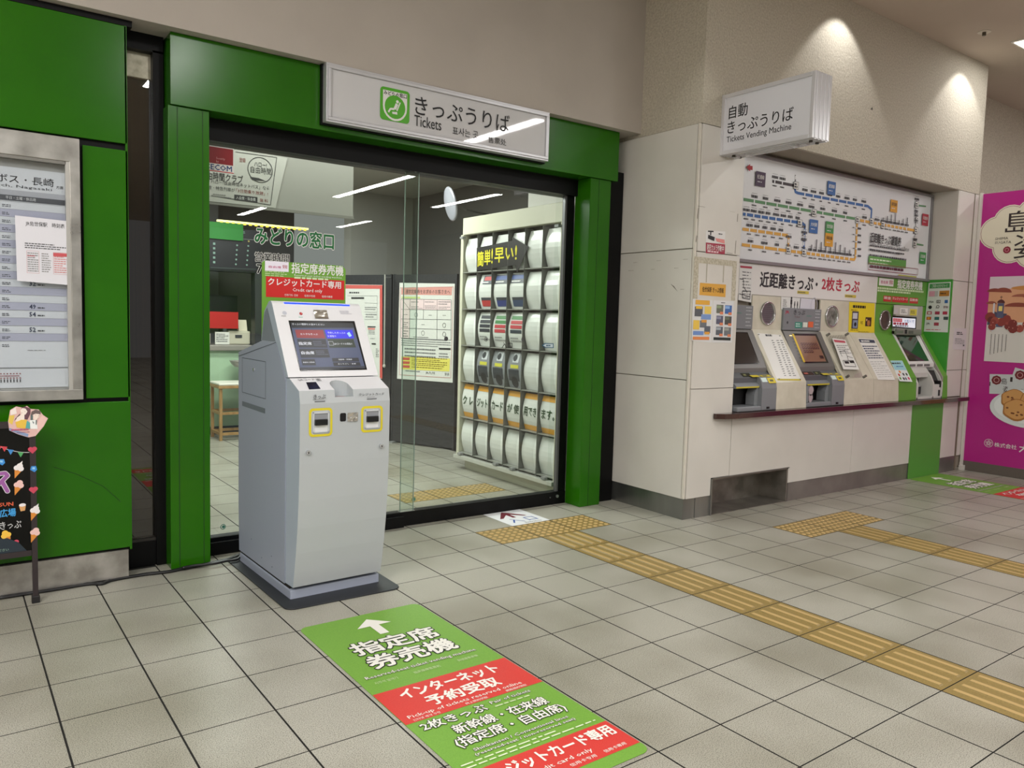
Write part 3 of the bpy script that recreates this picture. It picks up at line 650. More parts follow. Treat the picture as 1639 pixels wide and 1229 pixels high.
tx('QRコードのお受取り', 537, 552.5, 567, .013); tx('乗車券と特急券', 486, 581.5, 505, .008); tx('回数券・定期券', 544, 577, 566, .008); tx('払いもどし・変更', 543, 584, 572, .008)
k.dashes((504, 554), (522, 546), 3, P('#6b7080', .5), 4, word=.006); k.dashes((508, 569), (526, 561), 3, P('#6b7080', .5), 4, word=.006); k.box_line((529, 553), (535, 547), .0012, TW, 4)
k.poly([(558, 534), (562, 531.5), (566, 538), (562, 540)], P('#8fb6e8', .5, emit=.6), 4); k.done('screen_lettering', scr)
u0, v0 = FH.on(459, 492.5); u1, _ = FH.on(565, 494); MB().box(u0, u1, 3.953, 3.966, 1.474, 1.484, P('#1030ff', .3, emit=3.2, name='blue_led')).build('status_light', head, bevel=.003, label='glowing blue status bar')
k = Ink(FH); k.disc((458, 501), .0115, P('#b9bcc6', .5), 1); k.disc((484.5, 502), .0085, P('#a3121a', .3), 1); k.disc((485, 501.6), .003, P('#e8807c', .3), 2); k.dashes((453, 507), (463, 504.8), 1, K['gry'], 1, word=.006); k.dashes((481, 508.5), (490, 507), 1, P('#5fb59d', .5), 1, word=.006)
k.dashes((549, 503), (568, 497.5), 3, P('#c3c3ca', .5), 1, word=.0035, fill=.6); k.done('call_button', head, label='round call lamp and red button')
foil_patch(FH, (507, 510), (526, 497), head, 5)
# sign board fixed up behind the kiosk head
FBd = FY(4.124); bd = root('kiosk_sign_board', 'green and red credit card only board rising behind the grey ticket machine', 'sign board', (1.57, 4.11, 1.3))
ub = lambda x, y: FBd.on(x, y)
(xa, zt) = ub(419.5, 418.5); (xb, _) = ub(553.5, 424); zt = (zt + ub(553, 424)[1]) / 2
pts = [(xa, 1.29), (xb, 1.29), (xb, zt - .02), (xb - .02, zt), (xa + .012, zt), (xa, zt - .012)]
GV = P('#6ba034', .4, name='sign_green'); RV = P('#c9201c', .45, name='sign_red')
slab('board', FBd, pts, GV, bd, .008, bevel=.001)
k = Ink(FBd)
def tb(t, x0, yb, x1, h, m=WHITE, off=0, l=2, out=None):
    (a, b), (c, _) = ub(x0, yb), ub(x1, yb); k.text(t, (a, b), (c, b + h), m, l, off, px=False, out=out)
(a, b), (c, d) = ub(424, 433), ub(462, 419.5); k.rect((a, b), (c, b + .052), P('#e6e2ee', .4), 1, False)
tb('自由席', 430, 428.5, 450, .012, P('#c2477a', .5), .01); tb('受取', 452, 429.5, 460, .018, P('#b04a50', .5), .02)
tb('指定席券売機', 466.5, 437.0, 549.5, .056, WHITE, .03)
tb('Reserved seat ticket vending machine', 471, 442.5, 547, .013, WHITE); k.dashes((471, 447.5), (547, 445.5), 1, P('#c9dcae', .5), 2, word=.03)
k.dashes((424, 442), (462, 435), 3, P('#b9d09a', .5), 2, word=.02, seed=3)
(a, b), (c, d) = ub(425.5, 476.5), ub(551, 450.5); b = ub(425.5, 475)[1]; k.rect((a, b), (c, b + .108), RV, 1, False)
k.text('クレジットカード専用', (a + .012, b + .062), (c - .02, b + .101), WHITE, 2, .03, px=False); k.text('Credit card only', (a + .145, b + .03), (c - .13, b + .054), WHITE, 2, .01, px=False)
k.text('신용카드 전용', (a + .10, b + .008), (a + .175, b + .021), WHITE, 2, px=False); k.text('信用卡专用', (a + .21, b + .008), (a + .27, b + .021), WHITE, 2, px=False); k.text('信用卡專用', (a + .31, b + .008), (a + .37, b + .021), WHITE, 2, px=False)
k.done('lettering', bd)
# ------------------------------------------------------------------ power cables
cb = root('power_cable', 'twin black power cables running along the floor from the plinth to the grey ticket machine', 'cable', (.9, 4.45, 0))
path = [(.14, 4.425), (.4, 4.425), (.54, 4.43), (.60, 4.40), (.66, 4.435), (.80, 4.445), (.93, 4.43), (1.08, 4.455), (1.2, 4.47), (1.30, 4.51), (1.36, 4.56)]
def smooth(pts, n_=5):
    out = []
    for i in range(len(pts) - 1):
        p0, p1, p2, p3 = [Vector(pts[max(0, min(len(pts) - 1, i + d))]) for d in (-1, 0, 1, 2)]
        for j in range(n_):
            t = j / n_; out.append(.5 * ((2 * p1) + (p2 - p0) * t + (2 * p0 - 5 * p1 + 4 * p2 - p3) * t * t + (3 * p1 - p0 - 3 * p2 + p3) * t ** 3))
    return out + [Vector(pts[-1])]
CB = P('#141416', .4)
MB().tube([(p[0], p[1], .008) for p in smooth([(a, b, 0) for a, b in path])], .007, CB).build('cable_strand', cb, smooth=True)
MB().tube([(p[0], p[1] + .016 + .004 * sin(i), .008) for i, p in enumerate(smooth([(a, b, 0) for a, b in path]))], .006, CB).build('cable_strand', cb, smooth=True)
wi = [(1.0 + .06 * i, 4.425 + .008 * sin(i * 1.7), .02) for i in range(6)] + [(1.345, 4.50, .035)]
MB().tube(smooth(wi), .008, CB).build('cable_strand', cb, smooth=True)
# ------------------------------------------------------------------ floor stickers
def mat_floor(name, label, cat, fr, u0, v0, u1, v1, m, r=.04, loc=None):
    s_ = root(name, label, cat, loc or tuple(fr.w((u0 + u1) / 2, (v0 + v1) / 2)))
    pts = []
    for cx, cy, q in ((u1 - r, v1 - r, 0), (u0 + r, v1 - r, pi / 2), (u0 + r, v0 + r, pi), (u1 - r, v0 + r, 1.5 * pi)):
        pts += [(cx + r * cos(q + pi / 2 * i / 5), cy + r * sin(q + pi / 2 * i / 5)) for i in range(6)]
    slab('vinyl_sheet', fr, pts, m, s_, .0012); return s_
VG = nmat('worn_green_vinyl', '#6a9a35', '#76a63e', 300, .5, 0, .02, 300, 2); VR = nmat('worn_red_vinyl', '#c8302a', '#d2403a', 300, .5, 0, .02, 300, 2); VW = P('#e8e6df', .55)
# text runs to the right (u = +x), away from the reader is v = +y
def guide_mat(fr, s_, L, Wd, top):
    k = Ink(fr); u = lambda f: -Wd / 2 + Wd * f; v = lambda d: -d
    def tt(t, f0, f1, d0, d1, m=VW, off=0, out=None, res=1): k.text(t, (u(f0), v(d1)), (u(f1), v(d0)), m, 3, off, px=False, out=out, res=res)
    for a, b in ((.752, 1.012), (1.375, 1.545)): k.rect((-Wd / 2 + .001, -a), (Wd / 2 - .001, -b), VR, 1, False)
    k.poly([(u(.5) - .022, -.255), (u(.5) + .022, -.255), (u(.5) + .022, -.15), (u(.5) + .085, -.15), (u(.5), -.065), (u(.5) - .085, -.15), (u(.5) - .022, -.15)], VW, 2, False)
    BK_ = P('#161a14', .5)
    tt('指定席', .17, .83, .29, .415, VW, .045, (BK_, .035), 2); tt('券売機', .17, .83, .44, .565, VW, .045, (BK_, .035), 2)
    tt('Reserved-seat ticket vending machine', .06, .90, .605, .637, VW, .012, (BK_, .03)); tt('지정석 발매기', .08, .24, .665, .685, P('#c2d3a4', .5)); tt('指定座席售票机', .36, .56, .665, .685, P('#c2d3a4', .5)); tt('對號座售票機', .70, .86, .665, .685, P('#c2d3a4', .5))
    tt('インターネット', .14, .86, .775, .85, VW, .05); tt('予約受取', .24, .76, .87, .945, VW, .05); tt('Pick-up of tickets reserved online', .05, .87, .962, .99, VW, .012)
    for a, b, t in ((.06, .24, '인터넷 예약 수령'), (.42, .58, '网上预约领取'), (.72, .88, '網路預約領取')): tt(t, a, b, .993, 1.008, VW)
    tt('2枚きっぷ', .06, .50, 1.03, 1.085, VW, .03, (BK_, .04)); tt('Pair of tickets', .55, .85, 1.035, 1.055, VW, .01, (BK_, .03)); k.dashes((u(.55), -1.085), (u(.92), -1.068), 1, P('#c2d3a4', .5), 3, False, word=.03)
    tt('新幹線・在来線', .20, .86, 1.105, 1.165, VW, .03, (BK_, .04)); tt('(指定席・自由席)', .13, .90, 1.18, 1.25, VW, .03, (BK_, .04))
    tt('Shinkansen / Conventional lines', .18, .84, 1.268, 1.285, VW, .01, (BK_, .03)); tt('(reserved-seat / non-reserved seat)', .16, .86, 1.295, 1.315, VW, .01, (BK_, .03))
    for i in range(2): k.dashes((u(.04), -1.36 + i * .02), (u(.95), -1.345 + i * .02), 1, P('#d5e2bd', .5), 3, False, word=.04, seed=i)
    tt('クレジットカード専用', .04, .96, 1.395, 1.46, VW, .05); tt('Credit card only', .28, .72, 1.478, 1.505, VW, .01)
    for a, b, t in ((.12, .30, '신용카드 전용'), (.52, .70, '信用卡专用'), (.76, .92, '信用卡專用')): tt(t, a, b, 1.515, 1.532, VW)
    k.done('lettering', s_)
A = Vector((1.245, 3.328)); B = Vector((1.858, 3.334)); C_ = (A + B) / 2
fm = Fr((C_.x, C_.y, .0042), (cg, sg, 0), (-sg, cg, 0)); fm2 = Fr((C_.x, C_.y, .0022), (cg, sg, 0), (-sg, cg, 0))
s_ = mat_floor('floor_mat', 'long green and red floor sticker pointing to the grey ticket machine', 'floor sticker', fm2, -.306, -1.60, .306, 0, VG)
guide_mat(fm2, s_, 1.6, .612, None)
# second one before the last machine, running toward the viewer
fm3 = Fr((7.81, 3.785, .0022), (cg, sg, 0), (-sg, cg, 0))
s_ = mat_floor('floor_mat', 'green and red floor sticker before the green ticket machine at the far end', 'floor sticker', fm3, -.306, -1.60, .306, 0, VG)
guide_mat(fm3, s_, 1.6, .612, None)
fe = Fr((3.30, 4.472, .0022), (cg, sg, 0), (-sg, cg, 0)); s_ = mat_floor('entrance_floor_sticker', 'white entrance floor sticker with dark red arrow before the door sill', 'floor sticker', fe, -.167, -.183, .167, .183, P('#e2e3e6', .5), .004)
k = Ink(fe); mr = P('#6d2330', .5)
k.poly([(-.03, .0), (.0, -.0), (.0, .085), (.075, .01), (.105, .01), (.02, .125), (-.015, .165), (-.05, .125), (-.135, .01), (-.105, .01), (-.03, .085)], mr, 1, False)
k.text('入', (-.11, -.125), (-.01, -.025), P('#2a4fa0', .5), 1, .01, px=False); k.text('口', (.035, -.118), (.115, -.03), P('#2a4fa0', .5), 1, .01, px=False); k.text('Entrance', (-.03, -.165), (.11, -.138), K['dgry'], 1, px=False); k.done('print', s_)
# ------------------------------------------------------------------ timetable display case on the green wall
dc = root('timetable_case', 'stainless framed timetable display case on the green wall', 'display case', (.1, 4.42, 1.6))
ZB, ZT, XR = .968, 2.246, .531
mb = MB(); S_ = nmat('worn_brushed_steel', '#9b9994', '#bdbbb6', 8, .3, .6, .03, 40, rvar=.08)
mb.box(-.95, XR, 4.40, 4.464, ZT - .115, ZT, S_).box(-.95, XR, 4.40, 4.464, ZB, ZB + .052, S_).box(XR - .045, XR, 4.40, 4.464, ZB + .05, ZT - .11, S_).box(-.95, -.90, 4.40, 4.464, ZB + .05, ZT - .11, S_)
mb.build('case_frame', dc, bevel=.003)
MB().box(-.90, XR - .045, 4.45, 4.463, ZB + .05, ZT - .11, P('#b5b3ac', .5)).build('back_panel', dc)
MB().box(XR - .062, XR - .045, 4.405, 4.45, ZB + .052, ZT - .115, P('#c9c7c2', .3, .5)).box(-.9, XR - .06, 4.405, 4.45, ZT - .13, ZT - .115, P('#8a8883', .3, .5)).build('inner_trim', dc)
FT = FY(4.445); k = Ink(FT); c1 = P('#dcdde0', .5)
uR = FT.on(104, 300)[0]; Z = lambda y, x=60: FT.on(x, y)[1]
card('timetable_sheet', FT, (-.88, 1.03), (uR, 2.08), P('#e2e3e4', .5), dc, px=False)
k.rect((-.88, Z(308)), (uR, Z(318)), P('#b9b9bd', .5), 1, False); k.rect((-.88, Z(325)), (uR, Z(316.5)), P('#55565a', .5), 2, False)
k.text('佐賀・早岐・ハウステンボス・長崎', (-.33, Z(297)), (FT.on(86, 295)[0], Z(284)), K['blk'], 2, .01, px=False); k.text('方面', (FT.on(90, 296)[0], Z(299)), (FT.on(101, 296)[0], Z(294)), K['blk'], 2, px=False)
k.text('for Haiki, Huis Ten Bosch, Nagasaki', (-.20, Z(305)), (FT.on(83, 300)[0], Z(299.5)), K['dgry'], 2, px=False)
k.text('平日・土曜・休日用', (FT.on(9, 320)[0], Z(323)), (FT.on(57, 320)[0], Z(318)), WHITE, 3, .01, px=False)
rows = [326 + i * 12.2 for i in range(19)]
for i, y in enumerate(rows):
    if i % 2: k.rect((-.88, Z(y + 12.2)), (uR, Z(y)), P('#bdbccb', .5), 1, False)
    k.rect((-.88, Z(y + .4)), (uR, Z(y)), P('#9a9a9e', .5), 2, False)
    for x in (-.55, -.32, FT.on(3, y)[0]): k.dashes((x, Z(y + 10)), (x + .035, Z(y + 5)), 2, P('#4a4a50', .5), 2, False, word=.012, seed=i)
    if i in (10, 13, 14, 16): 
        t_ = {10: '32', 13: '49', 14: '54', 16: '52'}[i]; k.text(t_, (FT.on(47, y)[0], Z(y + 10)), (FT.on(57, y)[0], Z(y + 3)), P('#1d2a4a', .5), 3, .03, px=False)
        k.dashes((FT.on(60, y)[0], Z(y + 10)), (FT.on(76, y)[0], Z(y + 6)), 1, K['dgry'], 3, False, word=.012)
k.rect((-.88, Z(589)), (uR, Z(587.5)), P('#8f8f90', .5), 2, False); k.dashes((FT.on(44, 560)[0], Z(561.5)), (FT.on(85, 560)[0], Z(559.5)), 1, K['gry'], 2, False, word=.02)
for i in range(24):
    x = FT.on(31, 600)[0] - .013 * i; k.rect((x, Z(598)), (x + .006, Z(596.6)), P('#a04a4a', .5), 2, False); k.rect((x, Z(605)), (x + .006, Z(603.5)), P('#a04a4a', .5), 2, False); k.rect((x + .001, Z(611)), (x + .005, Z(606)), K['dgry'], 2, False)
k.rect((-.55, Z(601.3)), (FT.on(31, 600)[0], Z(600.3)), P('#a04a4a', .5), 2, False)
k.done('timetable_print', dc)
MB().box(-.90, XR - .045, 4.412, 4.416, ZB + .05, ZT - .112, glass('case_glass', '#f6f8fa', .045)).build('case_glass', dc)
# notice taped on the glass (its code left out)
FN = FY(4.409); nt = root('taped_notice', 'white notice about the station timetable taped on the display case glass', 'notice', (.378, 4.409, 1.69))
c0 = FN.on(27.5, 450); c1_ = FN.on(112, 352)
slab('sheet', FN, [(c0[0], 1.545), (c1_[0], 1.535), (c1_[0], 1.845), (c0[0] - .003, 1.852)], P('#dcdbe2', .4), nt, .001)
k = Ink(FN); k.text('JR佐世保駅　時刻表', (.30, 1.805), (.462, 1.83), K['blk'], 1, .01, px=False); k.dashes((.295, 1.70), (.468, 1.73), 3, K['dgry'], 1, False, word=.012)
for i, (a, b) in enumerate(((.302, .352), (.36, .405), (.412, .47))):
    k.box_line((a, 1.585), (b, 1.69), .001, P('#cc8888', .5), 1, False) if i != 1 else None
    k.dashes((a + .003, 1.59), (b - .003, 1.685), 9, K['gry'] if i != 2 else P('#d08a8a', .5), 1, False, word=.009, seed=i)
k.rect((.412, 1.672), (.47, 1.688), P('#c8545a', .5), 2, False); k.rect((.304, 1.665), (.335, 1.668), P('#c8545a', .5), 2, False); k.done('print', nt)

# ------------------------------------------------------------------ menu board on legs, cut by the left edge
es = root('menu_board', 'black menu board on dark metal legs with dessert stickers', 'menu board', (.10, 4.30, 0))
FE = P('#3a3234', .4, .3, name='dark_easel_metal'); EY = 4.30; xr = .318
lg = MB(); lg.add([(xr - .028, EY - .012, 0), (xr - .006, EY - .012, 0), (xr - .006, EY + .014, 0), (xr - .028, EY + .014, 0), (xr - .03, EY - .012, .83), (xr - .004, EY - .012, .83), (xr - .004, EY + .014, .83), (xr - .03, EY + .014, .83)],
       [(0, 1, 2, 3), (4, 5, 6, 7), (0, 1, 5, 4), (1, 2, 6, 5), (2, 3, 7, 6), (3, 0, 4, 7)], FE)
lg = lg.build('leg', es); MB().box(xr - .034, xr, EY - .016, EY + .018, 0, .035, P('#1c1a1b', .5)).build('leg_cap', lg, bevel=.003)
MB().box(-.46, -.434, EY - .012, EY + .014, 0, .83, FE).build('leg', es)
MB().box(-.44, xr - .03, EY - .010, EY + .012, .235, .262, FE).build('lower_rail', es); MB().box(-.44, xr - .03, EY - .01, EY + .012, .855, .885, FE).build('upper_rail', es)
MB().box(-.44, xr - .03, EY - .004, EY + .004, .262, .856, P('#030304', .10, name='glossy_blackboard', spec=.35)).build('board', es)
FM = FY(EY - .0045); k = Ink(FM)
wl_ = P('#d8d8d8', .5); prev = None
for i in range(12):
    q = (-8 + i * 5, 707 + 17 * sin(min(1, (i + 2) / 12) * pi / 2)); 
    if prev: k.line(prev, q, .0025, wl_, 1)
    prev = q
for x, y, c in ((-2, 713, '#c8404a'), (7, 714, '#c8404a'), (17, 719, '#3f86c8'), (33, 723, '#4fa060')): k.poly([(x - 5, y), (x + 5, y + 1), (x, y + 9)], P(c, .5), 1)
pk = P('#9a5a9e', .5); 
def stroke(pts, w, m, l, out=None):
    if out:
        for i in range(len(pts) - 1): k.line(pts[i], pts[i + 1], w + .006, out, l)
        for p in pts: k.disc(p, (w + .006) / 2, out, l, n=10)
    for i in range(len(pts) - 1): k.line(pts[i], pts[i + 1], w, m, l + 1)
    for p in pts: k.disc(p, w / 2, m, l + 1, n=10)
stroke([(-6, 759), (8, 757), (12, 761), (-2, 775)], .016, pk, 1, wl_); stroke([(3, 770), (12, 786)], .016, pk, 1, wl_)
k.text('SUN', (-1, 811), (21, 803), P('#d05a3a', .5), 2, .05); k.text('広場', (0, 828), (25, 813), P('#3f9ad8', .5), 2, .05); k.text('きっぷ', (0, 848), (34, 832), P('#b9b9b9', .5), 2, .02); k.text('ください', (-8, 884), (14, 877), P('#8fae9a', .5), 2, .02)
k.poly([(-8, 862), (12, 861), (30, 868), (44, 882), (44, 888), (-8, 890)], P('#24303a', .4), 1)
k.done('chalk_print', es)
# stickers: ice creams, hearts, ice cubes, each its own sticker of the board
def sticker(kind, x, y, yy):
    F = FY(yy); u, v = F.on(x, y); k = Ink(F); cream, pink_, cone, yl_ = P('#ece6e6', .4), P('#e8b4b4', .4), P('#d98a3a', .4), P('#f0c04a', .4)
    if kind[:3] == 'ice':
        tilt = .35 if x > 20 else -.35; f = lambda a, b: (u + a * cos(tilt) + b * sin(tilt), v + b * cos(tilt) - a * sin(tilt))
        top_ = {'ice_w': cream, 'ice_p': P('#ecc4be', .4), 'ice_y': yl_}[kind]
        k.poly([f(-.016, .002), f(.016, .002), f(0, -.042)], cone, 1, False)
        for a, b, r in ((-.009, .008, .012), (.009, .008, .012), (0, .02, .013)): k.disc(f(a, b), r, top_, 2, False, n=14)
        if kind == 'ice_w': k.poly([f(-.006, .03), f(.006, .03), f(.003, .046)], top_, 2, False)
    elif kind == 'heart':
        m_ = P('#c9485e', .35); k.disc((u - .008, v + .004), .0105, m_, 1, False, n=14); k.disc((u + .008, v + .005), .0105, m_, 1, False, n=14); k.poly([(u - .0175, v), (u + .0175, v + .001), (u, v - .018)], m_, 1, False)
    elif kind == 'cube': k.poly([(u - .014, v - .004), (u - .008, v + .013), (u + .011, v + .012), (u + .015, v - .006), (u + .004, v - .017)], P('#3f8fd8', .3), 1, False); k.poly([(u - .006, v - .002), (u - .004, v + .007), (u + .006, v + .006), (u + .006, v - .004)], P('#9acdf2', .3), 2, False)
    elif kind == 'cup': k.poly([(u - .014, v + .010), (u + .014, v + .012), (u + .010, v - .016), (u - .008, v - .018)], P('#d9a36a', .4), 1, False); k.disc((u, v + .012), .014, cream, 2, False, ry=.008, n=14)
    nm, lb = {'ice_w': ('ice_cream_sticker', 'white soft-serve sticker'), 'ice_p': ('ice_cream_sticker', 'pink ice cream cone sticker'), 'ice_y': ('ice_cream_sticker', 'yellow ice cream cone sticker'), 'heart': ('heart_sticker', 'red heart sticker'), 'cube': ('ice_cube_sticker', 'blue ice cube sticker'), 'cup': ('ice_cream_sticker', 'cup of ice cream sticker')}[kind]
    k.done(nm, es, label=lb)
for q in (('cube', 2, 739), ('ice_w', 29, 752), ('ice_p', 29, 779), ('cup', 36, 812), ('ice_y', 11, 859), ('heart', 23, 869)): sticker(*q, EY - .005)
for q in (('heart', 52, 720), ('cube', 53.5, 750), ('heart', 53.5, 784), ('ice_w', 55, 820), ('ice_p', 55, 855)): sticker(*q, EY - .0125)
# cut-out card with two drawn women
FC = FY(EY - .018); k = Ink(FC); g_ = 90 / 1106
Q = lambda x, y: (x * g_, 600 + y * g_)
pts = [Q(*p) for p in ((200, 690), (320, 620), (440, 645), (530, 610), (610, 670), (760, 680), (850, 790), (945, 855), (860, 1010), (700, 1200), (560, 1229), (360, 1170), (180, 1090), (160, 910))]
slab('cutout_card', FC, pts, P('#e0b8b2', .5), es, .003, px=True, label='cut-out card with two drawn women')
def pq(c, *p, l=1): k.poly([Q(*a) for a in p], P(c, .5), l)
pq('#e3c35a', (180, 800), (290, 790), (240, 980), (170, 930)); pq('#efe3dc', (200, 700), (310, 640), (330, 760), (210, 790))
pq('#8a9cc0', (180, 1040), (330, 1090), (560, 1160), (550, 1220), (370, 1165), (182, 1085)); pq('#e8c2bb', (820, 800), (930, 850), (850, 1000), (740, 1130), (700, 1000))
pq('#6a4650', (500, 620), (600, 660), (600, 760), (540, 880), (480, 870), (400, 700), (430, 640)); pq('#4a3036', (390, 760), (400, 800), (280, 900), (300, 860))
pq('#f2e4da', (400, 690), (440, 650), (500, 660), (540, 720), (500, 780), (420, 780), l=2); pq('#f2e4da', (410, 780), (480, 770), (480, 880), (300, 920), (330, 840), l=2)
pq('#e6bd4a', (420, 880), (530, 880), (500, 1060), (330, 1030), (300, 930), l=3); pq('#6a5a58', (620, 720), (700, 680), (800, 710), (800, 770), (640, 790), (600, 800)); pq('#5a6a6a', (600, 780), (650, 800), (640, 1060), (600, 1050))
pq('#f0dcd0', (650, 780), (700, 760), (780, 770), (770, 830), (700, 890), (650, 860), l=2); pq('#5aa8a8', (480, 960), (540, 900), (590, 940), (590, 1060), (480, 1060), l=2); pq('#eef0ee', (580, 890), (720, 880), (740, 1060), (600, 1060))
pq('#5a6a6a', (640, 900), (670, 940), (660, 960), (640, 930), l=3); pq('#5a6a6a', (705, 880), (725, 890), (720, 980), (700, 970), l=3)
for x, y in ((430, 745), (490, 720), (700, 785), (760, 800)): k.disc(Q(x, y), .0012, P('#3a2a2a', .5), 4, n=8)
k.dashes(Q(220, 1050), Q(700, 1090), 1, P('#c05a7a', .5), 4, word=.006, fill=.5); k.dashes(Q(330, 1140), Q(690, 1100), 1, P('#8a3a5a', .5), 4, word=.005, fill=.5)
k.done('cutout_print', es)
# ------------------------------------------------------------------ shelf under the machines
sf = root('machine_shelf', 'long dark reddish-brown shelf running under the ticket machines', 'shelf', (6.55, 3.80, .74))
SHM = nmat('reddish_brown_laminate', '#371d19', '#44251f', 8, .18, coat=.4, stretch=(.3, 3, 3)); ZS = .775
mb = MB(); mb.prism([(4.60, 3.797), (4.60, 3.775), (4.66, 3.735), (4.80, 3.715), (8.50, 3.715), (8.515, 3.73), (8.515, 3.797)][::-1], 'z', .737, ZS, SHM)
mb.build('shelf_board', sf, bevel=.008)
MB().box(4.835, 8.126, 3.797, 4.07, .742, ZS, P('#8c8a88', .18, name='shelf_top_grey')).build('inner_board', sf)
# ------------------------------------------------------------------ fare map above
fmp = root('fare_map', 'wide white fare map board with coloured railway lines above the ticket machines', 'fare map', (6.6, 4.06, 2.37))
MB().box(4.835, 8.126, 4.052, 4.075, 1.965, 2.79, P('#e3e5e8', .3, name='map_white')).build('map_board', fmp)
FR = P('#8d8a8c', .35, .4); mb = MB(); mb.box(4.835, 8.13, 4.035, 4.075, 2.79, 2.812, FR).box(4.835, 8.13, 4.02, 4.075, 1.942, 1.967, FR).box(8.10, 8.13, 4.035, 4.075, 1.965, 2.79, FR); mb.build('map_frame', fmp, bevel=.002)
FMp = FY(4.0515); k = Ink(FMp); lb = P('#4a4a4e', .6); OR = P('#dca545', .5); BL = P('#2f64a8', .5); GR = P('#5b9161', .5)
def route(pts, m, stops, w=.024, up=True, labels=True):
    uv = [FMp.on(*p) for p in pts]
    for a, b in zip(uv, uv[1:]): k.line(a, b, w, m, 1, False)
    for p in uv[1:-1]: k.disc(p, w / 2, m, 1, False, n=10)
    for (x, y) in stops:
        u, v = FMp.on(x, y); k.rect((u - .007, v - .016), (u + .007, v + .016), P('#e9ebee', .4), 2, False)
        if labels:
            k.dashes((u - .04, v + .022), (u + .04, v + .052), 1, lb, 2, False, word=.02, fill=.7, seed=int(x)); k.dashes((u - .035, v + .058), (u + .035, v + .066), 1, lb, 2, False, fill=.3, word=.012, seed=int(x))
            k.dashes((u - .028, v - .042), (u + .028, v - .024), 1, lb, 2, False, word=.012, fill=.6, seed=int(x) + 5)
def lerp(a, b, n_, s=0, e=1): return [(a[0] + (b[0] - a[0]) * (s + (e - s) * i / (n_ - 1)), a[1] + (b[1] - a[1]) * (s + (e - s) * i / (n_ - 1))) for i in range(n_)]
route([(1236, 290), (1271, 297)], P('#3a3034', .5), [(1240, 290.8), (1252, 293.3)])
route([(1273, 280), (1273, 292)], P('#3a3034', .5), [(1273, 284)], .012, labels=False)
route([(1272, 301), (1273, 307), (1277, 309), (1389, 330), (1395, 335), (1394, 352)], BL, lerp((1288, 311), (1382, 329), 8))
route([(1190, 319), (1368, 350)], GR, lerp((1207, 322), (1353, 347.5), 9))
route([(1189, 342.5), (1284, 357), (1288, 361), (1286, 404)], BL, lerp((1194, 343.5), (1277, 356), 8) + [(1287, 370), (1286.5, 379), (1286, 390)])
route([(1188, 366.5), (1259, 376.5), (1262, 381), (1261, 397)], OR, lerp((1199, 368), (1250, 375.3), 5) + [(1261.5, 386)])
route([(1187, 391.5), (1367, 415.5), (1368.5, 412), (1371.5, 356)], OR, lerp((1201, 393.5), (1244, 399), 3) + [(1274, 403)] + lerp((1297, 406.5), (1358, 414), 9))
for y in (365, 376, 387, 398, 409): u, v = FMp.on(1369.8, y); k.dashes((u + .02, v - .012), (u + .11, v + .012), 1, lb, 2, False, word=.05, fill=.7); k.rect((u - .016, v - .006), (u + .016, v + .006), WHITE, 2, False); k.dashes((u - .06, v - .008), (u - .02, v + .008), 1, lb, 2, False, word=.03)
route([(1375, 352.5), (1464, 369)], OR, lerp((1383, 354.5), (1403, 358), 2) + lerp((1412, 360), (1450, 366.5), 7))
route([(1466.5, 320), (1465, 368), (1463, 398)], P('#9a8a8e', .5), [(1466.3, 325)] + [(1465.8, y) for y in (336, 344, 351, 359)] + [(1464, 379), (1463.4, 389)], .010)
for a, b in (((1468, 328.5), (1481, 330.5)), ((1465, 390.5), (1477, 392.5))): k.line(a, b, .014, GR, 1)
for x, y in ((1273, 297), (1372, 352.5), (1286, 404.5), (1261, 400.5), (1302, 341), (1279, 357.5), (1394, 355), (1412, 360), (1466.3, 328), (1465, 369), (1463, 391)):
    u, v = FMp.on(x, y); k.rect((u - .032, v - .03), (u + .032, v + .03), WHITE, 3, False); k.box_line((u - .032, v - .03), (u + .032, v + .03), .003, lb, 4, False); k.dashes((u - .024, v - .022), (u + .024, v + .02), 2, lb, 4, False, word=.022, fill=.7)
for i in range(9):
    x, y = lerp((1297, 406.5), (1358, 414), 9)[i]; u, v = FMp.on(x, y); k.rect((u - .006, v + .03), (u + .006, v + .08 + .05 * ((i * 7) % 4) / 3), lb, 2, False)
for i in range(7):
    x, y = lerp((1412, 360), (1450, 366.5), 7)[i]; u, v = FMp.on(x, y); k.rect((u - .006, v + .03), (u + .006, v + .07 + .06 * ((i * 5) % 4) / 3), lb, 2, False)
for x, y, c, t in ((1216, 287, '#4a3350', '松浦線'), (1329.5, 301.5, '#2f64a8', '唐津線'), (1301, 362.5, '#2f64a8', '大村線'), (1326.5, 365.5, '#3f8f4a', '佐世保線'), (1325.5, 384, '#d99a1c', '長崎本線'), (1429.5, 330, '#d99a1c', '鹿児島線'), (1479.5, 352, '#b8384a', '筑豊線'), (1475.5, 413, '#3f8f4a', '日田線')):
    u, v = FMp.on(x, y); k.rect((u - .062, v - .058), (u + .062, v + .058), P(c, .5), 2, False); k.text(t, (u - .045, v), (u + .045, v + .034), WHITE if c != '#d99a1c' else K['blk'], 3, .02, px=False); k.dashes((u - .04, v - .03), (u + .04, v - .015), 1, P('#d8d8e0', .5), 3, False, word=.03)
k.poly([(1193.5, 268), (1199, 262.5), (1199, 265.5), (1203, 266), (1203, 272.5), (1199, 272), (1199, 275)], P('#b5202c', .5), 2)
def fmt(t, x0, yb, x1, h, m=K['blk'], off=0.):
    (a, b), (c, _) = FMp.on(x0, yb), FMp.on(x1, yb); k.text(t, (a, b), (c, b + h), m, 2, off, px=False)
fmt('近距離きっぷ運賃表', 1391, 387.5, 1441, .09, off=.03); fmt('Table of Short Distance Tickets Fares', 1391, 393, 1454, .036)
